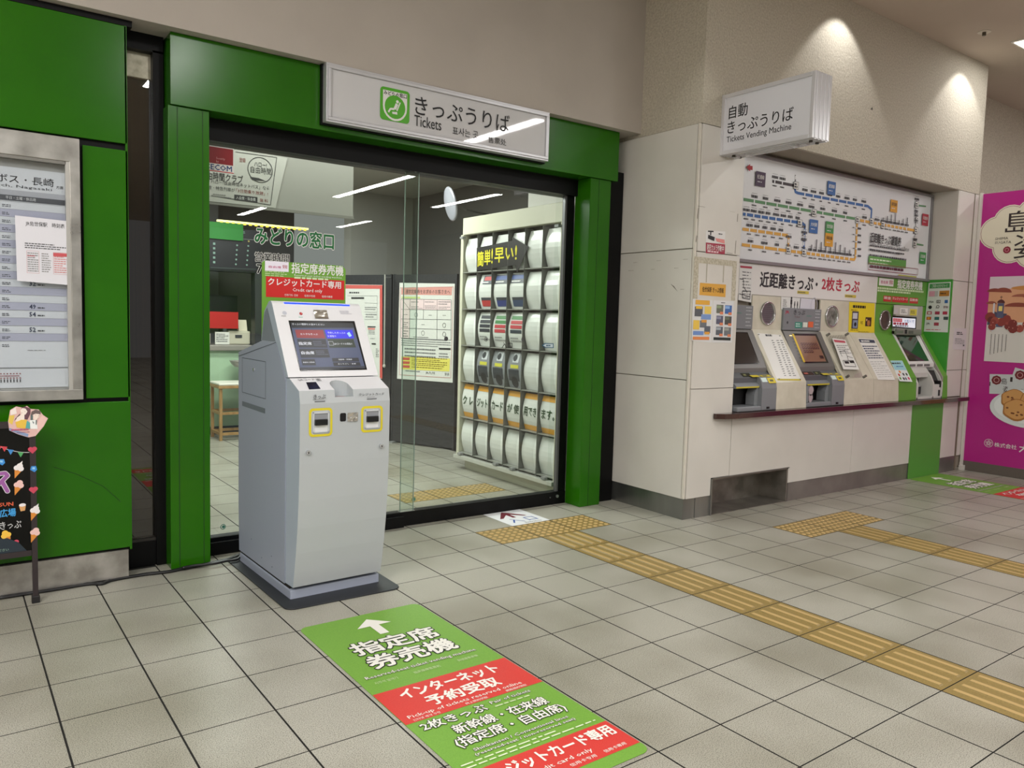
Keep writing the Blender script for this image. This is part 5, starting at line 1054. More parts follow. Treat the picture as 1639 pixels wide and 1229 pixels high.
# ------------------------------------------------------------------ things on the pillar front
FPp = FY(3.797)
r_ = flat_card('camera_sticker', 'white and crimson security camera sticker on the pillar', 'sticker', FPp, [(1130, 369), (1161, 370.5), (1160, 407), (1129.5, 405)], P('#dedcda', .4)); k = Ink(FY(3.7965)); cr = P('#a02a42', .45)
k.quad((1129.7, 388), (1160.5, 391), (1160, 407), (1129.5, 405), cr, 1); k.text('防犯カメラ作動中', (1131.5, 400), (1158.5, 393.5), WHITE, 2, .02); k.dashes((1132, 404.5), (1157, 402), 1, P('#e8c8cc', .5), 2, word=.03); k.quad((1133, 369), (1142, 369.5), (1142, 371.5), (1133, 371), K['blk'], 1); k.rect((1136.5, 376), (1138.5, 370), K['blk'], 1); k.poly([(1133.5, 375.5), (1144, 379.5), (1143, 386), (1133, 381.5)], K['blk'], 1); k.poly([(1145, 381), (1159.5, 383.5), (1160, 390), (1147, 386.5)], P('#dc8a86', .5), 1); k.dashes((1150, 376), (1159, 373.5), 1, K['dgry'], 1, word=.02); k.done('print', r_)
r_ = flat_card('orange_label', 'orange label with black lettering on the pillar above two photo sheets', 'label', FPp, [(1120.5, 452.5), (1162, 455.5), (1161, 475.5), (1119.5, 472)], P('#d8a13e', .5)); k = Ink(FY(3.7965)); k.text('佐世保駅 きっぷ情報', (1124, 467), (1158.5, 461), K['blk'], 1, .01); k.done('print', r_)
tp = nmat('old_tape_residue', '#aba38f', '#c2bba9', 70, .6, lo=.4, hi=.6); k = Ink(FY(3.7975))
for q in (((1111.5, 410), (1179, 418), (1179, 427), (1111.5, 420)), ((1111.5, 410), (1119, 411), (1116, 480), (1109, 480)), ((1173, 418), (1179.5, 418), (1176.5, 481), (1170, 481))): k.quad(*q, tp, .5)
for x in (1131, 1158): k.quad((x, 422), (x + 1.5, 422), (x, 452), (x - 1.5, 452), P('#aaa493', .6), .5)
r_ = root('tape_residue', 'grey rectangle of old tape residue on the pillar', 'tape residue', (4.57, 3.797, 1.75)); k.done('residue_outline', r_)
r_ = flat_card('photo_sheet', 'left photo sheet with yellow and blue captions on the pillar', 'poster', FPp, [(1109, 478), (1141, 480.5), (1138.5, 548), (1107, 545)], P('#dadada', .45)); k = Ink(FY(3.7965))
for x0_, y0_, x1_, y1_, c in ((1113, 487, 1136, 481, '#e0a83e'), (1111.5, 506, 1125, 491, '#5a5c62'), (1113.5, 494, 1124, 490, '#e6b83a'), (1127.5, 502, 1138.5, 490.5, '#e8c860'), (1122, 511, 1138, 503.5, '#7a98cc'), (1109, 527, 1119.5, 512.5, '#e6c050'), (1120, 524, 1131, 513, '#6c7076'), (1122.5, 516, 1131, 512, '#d8983e'), (1127, 533, 1137, 522, '#5c626c'), (1109, 536, 1126, 530, '#6f8fca'), (1127.5, 535, 1135.5, 531, '#e0a040'), (1108.5, 543.5, 1135, 539, '#e08a50')): k.rect((x0_, y0_), (x1_, y1_), P(c, .5), 1 if c[1] != 'e' else 2)
k.done('photo_print', r_)
r_ = flat_card('photo_sheet', 'right photo sheet with six small photos on the pillar', 'poster', FPp, [(1142, 480.5), (1174.5, 482), (1171.5, 548.5), (1139.5, 548)], P('#d9d9da', .45)); k = Ink(FY(3.7965)); k.dashes((1154, 485.5), (1165, 484), 1, K['dgry'], 1, word=.04)
for i, (x, y) in enumerate(((1146.5, 488), (1160, 489), (1146, 505.5), (1159.5, 506.5), (1145.5, 523), (1158.5, 524))):
    k.rect((x, y + 13), (x + 11.5, y), P(['#6a6e60', '#3f68a8', '#5a5a6e', '#4a4a48', '#5a6068', '#6f7378'][i], .5), 1); k.rect((x + .5, y + 5), (x + 8, y + 1), P(['#8a9a7a', '#8ab0e0', '#8a8aa0', '#6a6f5a', '#a0a8b0', '#a0a098'][i], .5), 1.4); k.rect((x + 5.5, y + 15), (x + 11, y + 11), P('#d8805a', .5), 2)
k.quad((1142, 539.5), (1169.5, 540.5), (1169, 545), (1141.8, 544), P('#26302e', .5), 1); k.done('photo_print', r_)
k = Ink(FY(3.7975)); rs = P('#7a7468', .7)
for a, b in (((1117.5, 330.5), (1133, 331.5)), ((1118, 333), (1116, 350)), ((1115.5, 377), (1114, 387)), ((1168, 338), (1180, 340.5)), ((1181, 342), (1180, 355)), ((1178, 385), (1176.5, 406)), ((1163.5, 404), (1176, 407))): k.dashes((a[0], a[1]), (b[0], b[1]), 1, rs, .5, word=.012) if abs(a[0] - b[0]) > 5 else k.line(a, b, .006, rs, .5)
k.done('glue_marks', wp)
kx = Ink(FX(4.3175)); rnd = random.Random(4)
for x, y in ((991, 422), (1018, 420), (1055, 417), (1097, 415), (1010, 433), (1046, 431), (1083, 429), (1093, 463), (1041, 480)):
    kx.dashes((x - 4, y + 1), (x + 4, y - 1), 1, P('#9a9488', .7), .5, word=.012, seed=x)
kx.poly([(1073, 454), (1079, 458), (1087, 470), (1085, 467)], P('#6f6a62', .6), .5); kx.done('scuff_marks', wp)
# ------------------------------------------------------------------ hanging box sign of the vending machines
HX0, HX1, HY0, HY1, HZ0, HZ1 = 4.53, 4.715, 3.05, 3.80, 2.652, 3.075
hs = root('hanging_sign', 'white aluminium box sign jutting from the wall above the ticket machines', 'sign', (4.62, 3.45, 2.86))
ALW = P('#d3d2d6', .25, .35, name='anodised_aluminium')
mb = MB(); b_ = .028
mb.box(HX0, HX1, HY0, HY0 + b_, HZ0, HZ1, ALW).box(HX0, HX1, HY1 - b_, HY1, HZ0, HZ1, ALW).box(HX0, HX1, HY0 + b_, HY1 - b_, HZ1 - b_, HZ1, ALW).box(HX0, HX1, HY0 + b_, HY1 - b_, HZ0, HZ0 + b_, ALW)
bx_ = mb.build('sign_frame', hs, bevel=.003)
mb = MB()
for i in range(4): x = HX0 + .022 + i * .042; mb.box(x, x + .02, HY0 - .004, HY0 + .002, HZ0 + .004, HZ1 - .004, ALW); mb.box(x, x + .02, HY0, HY1, HZ0 - .004, HZ0 + .002, ALW)
mb.build('ribbed_edge', hs, bevel=.001)
MB().box(HX0 + .006, HX0 + .012, HY0 + b_, HY1 - b_, HZ0 + b_, HZ1 - b_, P('#d2d2d8', .12, coat=.6, name='box_sign_face')).box(HX1 - .012, HX1 - .006, HY0 + b_, HY1 - b_, HZ0 + b_, HZ1 - b_, P('#d2d2d8', .12, coat=.6, name='box_sign_face')).build('sign_face', hs)
for y in (3.14, 3.22, 3.60, 3.70): MB().box(4.60, 4.64, y, y + .03, HZ0 - .018, HZ0 - .002, ALW).build('clamp', hs)
for y in (3.10, 3.72):
    for x in (4.59, 4.66): MB().cyl((x, y), .012, HZ0 - .014, HZ0 - .002, 'z', P('#4b463f', .4, .5), 10).build('bolt', hs)
FHs = FX(HX0 + .0055); k = Ink(FHs)
def ht(t, y0, y1, z0, z1, off=0): k.text(t, (-y0, z0), (-y1, z1), K['blk'], 1, off, px=False, res=3)
ht('自動', 3.735, 3.575, 2.896, 2.985, .012); ht('きっぷうりば', 3.742, 3.205, 2.795, 2.880, .008); ht('Tickets Vending Machine', 3.745, 3.215, 2.722, 2.775, .004); k.done('lettering', hs)
k = Ink(FY(3.7985)); k.poly([(1396, 172), (1397, 176), (1393, 175), (1398, 169)], P('#4a4540', .7), 1); k.disc((1396, 174), .008, P('#5a544c', .8), 1, n=10); hole = k.done('screw_hole', wr)
# ------------------------------------------------------------------ magenta advertising wall
ad = root('magenta_ad_wall', 'tall magenta advertising wall with cloud-shaped title and cookie picture', 'advertising board', (8.62, 2.4, 0))
MG_ = P('#b31b84', .35, coat=.2, name='magenta_print'); AX = 8.60
MB().box(AX, AX + .05, 1.0, 3.775, .10, 2.85, MG_).build('ad_panel', ad); MB().box(AX - .003, AX + .05, 1.0, 3.775, 0, .10, P('#6b625c', .5, .3)).build('bottom_rail', ad)
MB().box(8.57, AX + .02, 3.776, 3.797, .0, 2.86, P('#d8d3cc', .5)).build('corner_post', ad); MB().box(8.55, 8.60, 3.755, 3.797, 0, .05, P('#cfcbc4', .5)).build('post_foot', ad)
FA = FX(AX - .0005); k = Ink(FA); CR = P('#e3dcc8', .45); cm = P('#d9b8c4', .45); DK = P('#33282a', .5)
def A(y, z): return (-y, z)
lobes = [(3.62, 2.45), (3.50, 2.55), (3.49, 2.30), (3.30, 2.60), (3.28, 2.24), (3.08, 2.55), (3.08, 2.29), (2.98, 2.42)]
for rr, m_, l_ in ((.165, CR, 1), (.153, P('#8a3a5a', .5), 2), (.149, CR, 3)):
    for a, b in lobes: k.disc((-a, b), rr, m_, l_, False, n=22)
    k.poly([(-3.55, 2.32), (-3.0, 2.30), (-3.0, 2.56), (-3.52, 2.56), (-3.6, 2.45)], CR, l_ + .1, False)
k.text('島', (-3.545, 2.43), (-3.29, 2.65), DK, 5, px=False, res=2); k.text('姿', (-3.45, 2.18), (-3.20, 2.42), DK, 5, px=False, res=2); k.text('SHIMA', (-3.63, 2.375), (-3.51, 2.40), DK, 5, px=False); k.text('SUGATA', (-3.63, 2.335), (-3.48, 2.36), DK, 5, px=False)
k.disc((-3.514, 2.27), .036, P('#8a1f36', .5), 5, False, n=9); k.ring((-3.514, 2.27), .02, .005, P('#d88a9a', .5), 6, False, n=8); k.done('cloud_title', ad)
k = Ink(FA); py0, py1, pz0, pz1 = -3.65, -2.85, 1.15, 2.007
k.rect((py0, pz0), (py1, pz1), P('#d9d6d2', .45), 1, False); k.rect((py0, 1.55), (py1, pz1), P('#d9a07c', .45), 2, False); k.rect((py0, 1.885), (py1, pz1), P('#d6c8d0', .45), 3, False); k.disc((-3.1, 1.89), .35, P('#c98a4a', .5), 3.2, False, ry=.03, n=20)
for y, z, r_, ry, c in ((3.60, 1.85, .07, .04, '#8a3f34'), (3.52, 1.845, .08, .05, '#8f4538'), (3.35, 1.80, .09, .03, '#a05a48'), (3.2, 1.79, .14, .05, '#94493c'), (3.62, 1.73, .05, .03, '#96503f'), (3.38, 1.70, .12, .045, '#8c4236'), (3.15, 1.70, .12, .03, '#a05a48')): k.disc((-y, z), r_, P(c, .5), 4, False, ry=ry, n=20, a0=0, a1=pi)
bl_ = P('#4a4a60', .5); k.poly([(-3.645, 1.52), (-3.64, 1.63), (-3.58, 1.655), (-3.54, 1.64), (-3.47, 1.635), (-3.465, 1.52)], bl_, 5, False); k.rect((-3.56, 1.50), (-3.50, 1.74), P('#565a78', .5), 6, False); k.rect((-3.60, 1.46), (-3.585, 1.74), P('#d8d8e0', .5), 6, False)
k.disc((-3.53, 1.74), .036, P('#5a2a2a', .5), 6, False, a0=0, a1=pi); k.rect((-3.532, 1.77), (-3.528, 1.815), P('#3a2a2a', .5), 6, False); k.rect((-3.542, 1.797), (-3.518, 1.802), P('#3a2a2a', .5), 6, False)
for y, z in ((3.548, 1.66), (3.555, 1.54)): k.rect((-y, z), (-y + .035, z + .05), P('#e8d47a', .5), 7, False)
rnd = random.Random(3); k.disc((-3.62, 1.60), .05, P('#8c3a34', .5), 6.9, False, n=9)
for i in range(30): k.disc((-3.62 + rnd.random() * .72, 1.45 + rnd.random() * .11 + (.03 if i % 3 else 0)), .03 + rnd.random() * .015, P(['#7c2f2c', '#8c3a34', '#6a2a2a', '#a04a40'][i % 4], .5), 7, False, n=9)
for i in range(26): k.disc((-3.62 + rnd.random() * .72, 1.45 + rnd.random() * .11), .005, P('#d89a8a', .5), 8, False, n=5)
for i in range(5):
    for j in range(20 - i): x = -3.60 + i * .035; k.rect((x, 1.42 - j * .0105), (x + .007, 1.426 - j * .0105), DK, 2, False)
k.done('landscape_print', ad)
k = Ink(FA); WH = P('#dadfe2', .4)
def packet(x, z, w_, h_, t_, l0):
    f = lambda a, b: (x + a * cos(t_) - b * sin(t_), z + a * sin(t_) + b * cos(t_))
    k.poly([f(0, 0), f(w_, 0), f(w_, h_), f(0, h_)], P('#c9cdd0', .3), l0, False); k.disc(f(.065, h_ - .06), .048, P('#6e1a24', .5), l0 + .5, False, n=8); k.ring(f(.065, h_ - .06), .028, .006, P('#c9a0a0', .5), l0 + .8, False, n=8)
    k.text('島', f(.11, h_ - .10), f(.165, h_ - .04), DK, l0 + .6, px=False); k.text('姿', f(.125, .02), f(.18, .08), DK, l0 + .6, px=False); k.rect(f(0, h_ * .4), f(.01, h_ * .6), DK, l0 + .6, False)
packet(-3.575, .82, .22, .20, .05, 1); packet(-3.415, .86, .22, .25, -.24, 3)
k.disc((-3.20, .70), .36, WH, 5, False, ry=.19, n=40); k.disc((-3.20, .71), .32, P('#e9edf0', .4), 6, False, ry=.16, n=40)
def cookie(x, z, r_, l_):
    pts = [(x + r_ * (1 + .06 * sin(5 * q + x * 9)) * cos(q), z + r_ * .82 * (1 + .05 * cos(4 * q)) * sin(q)) for q in [2 * pi * i / 26 for i in range(26)]]
    k.poly(pts, P('#a8703a', .5), l_, False); k.poly([(x + (a - x) * .9, z + .006 + (b - z) * .88) for a, b in pts], P('#cf9a5e', .5), l_ + .4, False)
    rn = random.Random(int(abs(x * 100)))
    for i in range(8): q = rn.random() * 6.28; d = rn.random() * r_ * .7; k.disc((x + d * cos(q), z + d * .8 * sin(q)), .013, P('#7a4628', .5), l_ + .8, False, n=8, ry=.009)
cookie(-3.34, .78, .125, 7); cookie(-3.17, .79, .12, 8.5); cookie(-3.31, .68, .13, 10)
k.ring((-3.545, .314), .042, .004, WHITE, 1, False)
for i in range(5): q = pi / 2 + i * 2 * pi / 5; k.disc((-3.545 + .02 * cos(q), .314 + .02 * sin(q)), .010, WHITE, 1, False, n=8); k.disc((-3.545 + .02 * cos(q), .314 + .02 * sin(q)), .006, MG_, 2, False, n=8)
k.ring((-3.545, .314), .011, .003, WHITE, 1, False, n=12)
k.text('株式会社', (-3.49, .285), (-3.285, .33), WHITE, 1, .01, px=False); k.text('大', (-3.26, .265), (-3.17, .345), WHITE, 1, .04, px=False); k.done('cookie_print', ad)
# ------------------------------------------------------------------ ticket office seen through the glass
OG = P('#8b8984', .7, name='office_grey'); OD = P('#5d5b58', .7, name='office_dark_grey'); OW = P('#d5d3cc', .6)
wo = MB(); wo.box(.60, .78, 4.78, 12.2, 0, 3.0, OG); struct('wall_office_left', wo)
wo = MB(); wo.box(.60, 4.02, 11.0, 11.2, 0, 3.0, OD); struct('wall_office_back', wo)
wo = MB(); wo.box(4.0, 5.6, 9.0, 9.2, 0, 3.0, P('#a3a19b', .7)); struct('wall_office_column', wo)
wo = MB(); wo.box(4.03, 4.30, 4.79, 5.42, 0, 3.0, OW); struct('wall_office_side', wo)
wo = MB(); wo.box(4.85, 5.0, 5.0, 9.0, 0, 3.0, OD); wo.box(4.30, 5.0, 5.42, 5.5, 0, 3.0, OD); struct('wall_office_right', wo)
oc = MB(); oc.box(.60, 5.6, 4.79, 11.2, 2.95, 3.1, P('#b5b1aa', .7)); oc.box(.60, 4.4, 4.73, 4.79, 2.52, 3.1, OG); struct('ceiling_office', oc)
for i, (x, y, a, b) in enumerate(((2.6, 6.6, 1.8, .5), (2.2, 5.1, 1.9, .2), (2.0, 8.2, 1.8, .4))):
    t_ = root('office_lamp', 'flat white office ceiling lamp panel, hidden above the door header', 'ceiling lamp', (x, y, 2.93), 0, 'office ceiling lamps')
    MB().box(x - a / 2, x + a / 2, y - b / 2, y + b / 2, 2.932, 2.949, P('#fff8ea', .5, emit=2.5)).build('diffuser', t_)
# bulkhead with club poster
bk = root('bulkhead_board', 'pale grey bulkhead board under the office ceiling, blank right half', 'board', (1.9, 5.5, 2.5))
MB().box(.80, 2.46, 5.50, 5.60, 2.16, 2.94, P('#a8a6a0', .6)).build('board', bk); MB().box(.80, 2.47, 5.49, 5.50, 2.145, 2.165, P('#8d8b85', .6)).build('lower_trim', bk)
FB5 = FY(5.488); r_ = flat_card('club_poster', 'white framed club poster high behind the glass with a round emblem', 'poster', FB5, [(300, 228), (460, 253), (441, 333), (296, 318)], P('#c9c7c1', .5), .01); k = Ink(FY(5.487)); DR = P('#8a3a36', .5)
k.rect((338, 325), (443, 251), P('#3d3d3d', .5), .3); k.v = []; k.f = []; k.mi = []
for a, b in (((377, 243), (443, 252)), ((443, 252), (433, 328)), ((433, 328), (338, 313))): k.line(a, b, .004, K['dgry'], 1)
u, v = k.fr.on(416.5, 272); k.ring((u, v), .087, .005, K['dgry'], 1, False, 32)
F5 = k.fr
def t5(t, x0, yb, x1, h, m=K['dgry'], off=0.):
    (a, b), (c, _) = F5.on(x0, yb), F5.on(x1, yb); k.text(t, (a, b), (c, b + h), m, 1, off, px=False)
t5('登録', 383, 259, 393, .03, DR); t5('自由時間クラブ', 322, 286, 389, .055, K['dgry'], .02); t5('ハロー!', 407, 266, 427, .03); t5('自由時間', 401, 276, 434, .045); k.poly([(400, 283), (414, 285), (426, 290), (404, 288)], K['dgry'], 1)
F5z = lambda d: F5.on(338, 313)[1] + d
def r5(t, x0, x1, z, h, m=K['dgry'], off=0.): k.text(t, (F5.on(x0, 310)[0], z), (F5.on(x1, 310)[0], z + h), m, 1, off, px=False)
zb = F5.on(338, 322)[1]
r5('きっぷ「ハロー!自由時間ネットパス」なら', 312, 431, zb + .118, .026); r5('新幹線・特急列車が', 320, 376, zb + .078, .026); r5('「3日間乗り放題」!', 378, 429, zb + .078, .026, DR)
k.poly([(F5.on(375, 310)[0], zb + .025), (F5.on(412, 310)[0], zb + .025), (F5.on(412, 310)[0], zb + .062), (F5.on(375, 310)[0], zb + .062)], K['dgry'], 1, False); r5('入会費・年会費', 378, 409, zb + .032, .022, WHITE); r5('無 料', 416, 429, zb + .030, .026, DR); k.dashes((F5.on(341, 310)[0], zb + .03), (F5.on(370, 310)[0], zb + .055), 2, K['gry'], 1, False, word=.012); k.done('print', r_)
# departure board
db = root('departure_board', 'black departure display board with dot matrix rows hanging over the counter', 'display board', (2.2, 9.3, 2.1))
MB().box(1.2, 2.99, 9.30, 9.45, 1.90, 2.40, P('#15161a', .3)).build('board_case', db); k = Ink(FY(9.298)); dg = P('#6f8a80', .5, emit=.15)
for i in range(5): k.dashes((341, 392 + i * 7.4), (346, 388 + i * 7.4), 1, dg, 1, word=.03, fill=.8)
for i in range(5): k.disc((379.5 - i * .5, 392.5 + i * 7.6), .011, dg, 1, n=8)
for i in range(6): k.disc((398 - i * .6, 386 + i * 7.6), .011, P('#9a8a4a', .5) if i == 0 else dg, 1, n=8)
k.dashes((389, 374), (393, 370), 2, dg, 1, word=.03); k.line((337, 428), (410, 431), .006, P('#3a4a44', .5), 1); k.line((388, 382.5), (409, 384), .004, K['gry'], 1); k.done('dot_rows', db)
gb = root('green_header_board', 'plain green header board above the departure display behind the glass', 'board', (2.2, 9.28, 2.36))
MB().box(1.2, 2.78, 9.265, 9.295, 2.262, 2.45, P('#14701c', .6)).build('board', gb)
ls = root('yellow_light_strip', 'glowing yellow light strip above the office counter', 'light strip', (3.05, 9.3, 2.47)); mb = MB()
mb.box(2.5, 3.58, 9.30, 9.34, 2.463, 2.485, P('#f3e6a0', .5, emit=1.6, name='warm_strip'))
for i in range(16): mb.box(2.53 + i * .066, 2.56 + i * .066, 9.295, 9.31, 2.448, 2.468, P('#e8d04a', .5, emit=1.2, name='yellow_strip'))
mb.build('lit_strip', ls)
# back office parts
MB().box(.8, 2.86, 10.6, 10.7, 0, 2.9, P('#77787a', .6)).build('wall_office_inner', None, kind='structure')
rp = root('dark_wall_panel', 'dark grey panel on the wall behind the counter, above the red panel', 'panel', (2.2, 10.2, 1.6)); MB().box(1.4, 2.93, 10.0, 10.04, 1.425, 1.64, P('#202226', .4)).build('panel_face', rp)
rp = root('red_partition_screen', 'bright red panel standing on the office counter', 'panel', (2.3, 9.42, 1.24)); MB().box(1.3, 2.775, 9.44, 9.46, 1.24, 1.435, P('#b3161c', .5)).build('panel_face', rp)
MB().box(1.5, 1.56, 9.44, 9.50, 1.05, 1.24, K['dgry']).box(2.6, 2.64, 9.44, 9.50, 1.05, 1.24, K['dgry']).build('leg', rp)
dp = root('dark_post', 'dark square post beside the office counter, left of the kiosk sign board', 'post', (3.0, 9.25, 0)); MB().box(2.93, 3.09, 9.30, 9.46, 0, 1.9, P('#2c2d30', .5)).build('shaft', dp, bevel=.005); MB().box(2.92, 3.10, 9.29, 9.47, 0, .06, P('#1c1d20', .5)).build('foot', dp)
ct = root('office_counter', 'pale green ticket counter with grey worktop behind the glass', 'counter', (2.2, 9.5, 0))
MB().box(1.0, 2.915, 9.32, 10.0, .10, .985, P('#a3bfa0', .5, name='pale_green_front')).build('front', ct); MB().box(1.0, 2.915, 9.35, 10.0, 0, .10, K['dgry']).build('toe_kick', ct); MB().box(1.0, 2.92, 9.27, 10.0, .985, 1.05, P('#8d8780', .35)).build('worktop', ct, bevel=.01)
tr = root('round_tray', 'round grey tray bracketed on the counter front above the stool', 'tray', (2.68, 9.12, .90)); mb = MB(); mb.lathe([(.0001, -.07), (.05, -.065), (.09, -.03), (.105, 0), (.112, .008), (.098, .006), (.085, -.02)], (2.70, 9.14, .87), P('#8f8c86', .35)); mb.build('bowl', tr, smooth=True); MB().box(2.69, 2.71, 9.2, 9.32, .84, .86, K['gry']).build('bracket', tr)
ps = root('paper_stand', 'white price sheet standing on the office counter', 'notice', (2.54, 9.36, 1.05)); MB().box(2.49, 2.65, 9.36, 9.38, 1.055, 1.20, P('#dcdad4', .5)).build('sheet', ps); k = Ink(FY(9.3595)); k.dashes((2.50, 1.08), (2.64, 1.185), 5, lb, 1, False, word=.02); k.done('print', ps); MB().box(2.50, 2.64, 9.38, 9.44, 1.05, 1.06, K['gry']).build('foot', ps)
for i, (x, w_, h_, l_) in enumerate(((2.35, .12, .13, 'left beige office machine on the counter'), (2.80, .13, .16, 'beige office machine with dark slot at the right end of the counter'))):
    om = root('office_machine', l_, 'office machine', (x, 9.6, 1.05)); b = MB().box(x - w_, x + w_, 9.48, 9.75, 1.052, 1.05 + h_, P('#c9c3b0', .5)).build('casing', om, bevel=.012); MB().box(x - .05, x + .03, 9.475, 9.49, 1.05 + h_ * .5, 1.05 + h_ * .72, K['dgry']).build('slot', om)
cl = root('desk_calendar', 'small beige desk calendar standing on the beige office machine', 'calendar', (2.84, 9.6, 1.22)); MB().prism([(9.50, 1.212), (9.54, 1.345), (9.58, 1.212)], 'x', 2.80, 2.90, P('#d8cfb8', .5)).build('pages', cl); k = Ink(Fr((0, 9.502, 1.215), (1, 0, 0), (0, .04, .133))); k.dashes((2.815, .03), (2.885, .11), 3, P('#a8904a', .5), 1, False, word=.015); k.done('print', cl)
WD = nmat('honey_wood', '#9a7444', '#b08a56', 30, .5, stretch=(1, 1, .2))
def stool(x, y, lab):
    s_ = root('stool', lab, 'stool', (x, y, 0), 0, 'wooden stools at the office counter'); w_ = .17
    for sx in (-1, 1):
        for sy in (-1, 1): MB().box(x + sx * w_ - .016, x + sx * w_ + .016, y + sy * w_ - .016, y + sy * w_ + .016, 0, .60, WD).build('leg', s_, bevel=.003)
    for z in (.06, .29):
        for sx in (-1, 1): MB().box(x + sx * w_ - .01, x + sx * w_ + .01, y - w_, y + w_, z, z + .03, WD).build('rail', s_); MB().box(x - w_, x + w_, y + sx * w_ - .01, y + sx * w_ + .01, z, z + .03, WD).build('rail', s_)
    MB().box(x - .20, x + .20, y - .20, y + .20, .585, .615, WD).build('seat_frame', s_, bevel=.004); MB().box(x - .195, x + .195, y - .195, y + .195, .615, .645, P('#dedbd0', .5)).build('seat', s_, bevel=.012)
stool(2.58, 9.02, 'honey wood stool with white seat and two rails before the pale green counter'); 
# angled black partitions with posters
PA, PB = Vector((3.72, 8.715, 0)), Vector((4.41, 7.162, 0)); dU = (PB - PA).normalized(); FPt = Fr(PA, dU, (0, 0, 1)); Lp = (PB - PA).length
BKP = nmat('black_partition_cloth', '#1d1e20', '#26272a', 40, .6)
def part_panel(u0, u1, lab):
    r_ = root('partition', lab, 'partition', tuple(FPt.w((u0 + u1) / 2, 0))); slab('panel', FPt, [(u0, .02), (u1, .02), (u1, 1.905), (u0, 1.905)], BKP, r_, .03); 
    for u in (u0, u1 - .02): slab('post', Fr(FPt.w(0, 0, .004), FPt.U, FPt.V), [(u, .0), (u + .018, .0), (u + .018, 1.91), (u, 1.91)], P('#3a3b3e', .4, .4), r_, .036)
    slab('foot', Fr(FPt.w(0, 0, .06), FPt.U, FPt.V), [(u0 + .02, 0), (u0 + .07, 0), (u0 + .07, .02), (u0 + .02, .02)], K['gry'], r_, .15); return r_
uA = FPt.on(626, 600)[0]; part_panel(-.25, uA - .01, 'black partition panel behind the red-bordered poster'); part_panel(uA + .01, Lp, 'black partition panel carrying the white table poster')
FP1 = Fr(FPt.w(0, 0, .012), FPt.U, FPt.V); 
r_ = flat_card('table_poster', 'white poster with pink heading, circle table and yellow foot band', 'poster', FP1, [(639.5, 452.5), (728, 454), (724.5, 612.5), (635.5, 606)], P('#deddd8', .5)); k = Ink(Fr(FP1.w(0, 0, .001), FPt.U, FPt.V)); sP = lambda x, y: (540 + x * 200 / 1366, 440 + y * 180 / 1229)
def rq(c, l, *p): k.quad(*[sP(*q) for q in p], P(c, .5), l)
rq('#d89890', 1, (700, 145), (1255, 130), (1250, 222), (698, 215)); k.text('通学定期券をお求めのお客さまへ', sP(745, 205), sP(1232, 160), K['dgry'], 2, .01)
rq('#c9d48a', 1, (700, 235), (905, 238), (905, 258), (700, 256)); rq('#ecd2d4', 1, (698, 262), (1245, 272), (1243, 385), (698, 375)); rq('#ecd2d4', 1, (698, 375), (790, 378), (788, 690), (695, 688))
L_ = lambda a, b, m_=lb, w_=.004: k.line(sP(*a), sP(*b), w_, m_, 2)
for a, b in (((698, 262), (1245, 272)), ((698, 375), (1243, 385)), ((697, 480), (1243, 490)), ((696, 580), (1242, 600)), ((695, 688), (1242, 712)), ((698, 262), (695, 688)), ((795, 264), (788, 690)), ((945, 266), (940, 486)), ((1092, 268), (1088, 705)), ((1245, 272), (1242, 712)), ((712, 275), (790, 375))): L_(a, b)
for x, y in ((862, 435), (1168, 550), (936, 635), (1168, 648)): k.ring(sP(x, y), .022, .004, K['dgry'], 2, ry=.026)
for x, y in ((1015, 440), (1170, 442), (937, 543)): L_((x - 18, y), (x + 18, y))
for x0_, x1_, y0_, y1_, n_ in ((805, 925, 285, 305, 1), (955, 1060, 285, 305, 1), (1105, 1240, 283, 330, 2), (805, 930, 340, 370, 2), (955, 1085, 330, 370, 3), (1105, 1235, 345, 375, 2), (725, 770, 425, 440, 1), (715, 775, 510, 575, 3), (715, 775, 600, 680, 3), (700, 1240, 705, 775, 4), (830, 1060, 675, 688, 1), (735, 1090, 800, 825, 1), (735, 1090, 840, 900, 2), (1110, 1235, 850, 905, 2), (745, 950, 1045, 1060, 1)): k.dashes(sP(x0_, y1_), sP(x1_, y0_), n_, P('#6d6d70', .6), 2, word=.02, fill=.33, seed=x0_)
rq('#e8dc6a', 1, (700, 890), (1232, 915), (1226, 1055), (700, 1030)); 
for y in (900, 942, 985): rq('#cf5a50', 2, (712, y), (792, y + 3), (790, y + 32), (710, y + 28)); k.dashes(sP(812, y + 30), sP(1200, y + 8), 2, P('#8a7a2a', .5), 2, word=.03, seed=y)
rq('#2a2a2a', 2, (1112, 795), (1240, 800), (1238, 820), (1110, 815)); k.text('JR九州', sP(965, 1085), sP(1065, 1058), K['dgry'], 2); k.text('駅長', sP(1175, 1100), sP(1225, 1072), K['dgry'], 2)
for a, b in (((688, 140), (680, 1090)), ((680, 1090), (1240, 1125)), ((1240, 1125), (1270, 130)), ((1270, 130), (688, 140))): L_(a, b, P('#c77a78', .5), .004)
k.done('print', r_)
r_ = flat_card('red_bordered_poster', 'white poster with salmon red border, half hidden by the kiosk', 'poster', FP1, [(546, 455), (612, 456), (612, 606), (546, 602)], P('#dddcd8', .5)); k = Ink(Fr(FP1.w(0, 0, .001), FPt.U, FPt.V)); 
rq('#d0605a', 1, (60, 108), (492, 112), (492, 152), (60, 148)); rq('#cf5650', 1.5, (464, 112), (492, 112), (492, 1135), (464, 1120)); k.dashes(sP(130, 203), sP(285, 184), 1, K['dgry'], 2, word=.03, fill=.8); rq('#2a2a2a', 2, (152, 243), (292, 243), (292, 262), (152, 262))
for a, b in (((110, 228), (435, 228)), ((435, 228), (435, 485)), ((300, 485), (435, 485)), ((300, 305), (430, 310)), ((300, 405), (430, 408))): L_(a, b, K['gry'], .003)
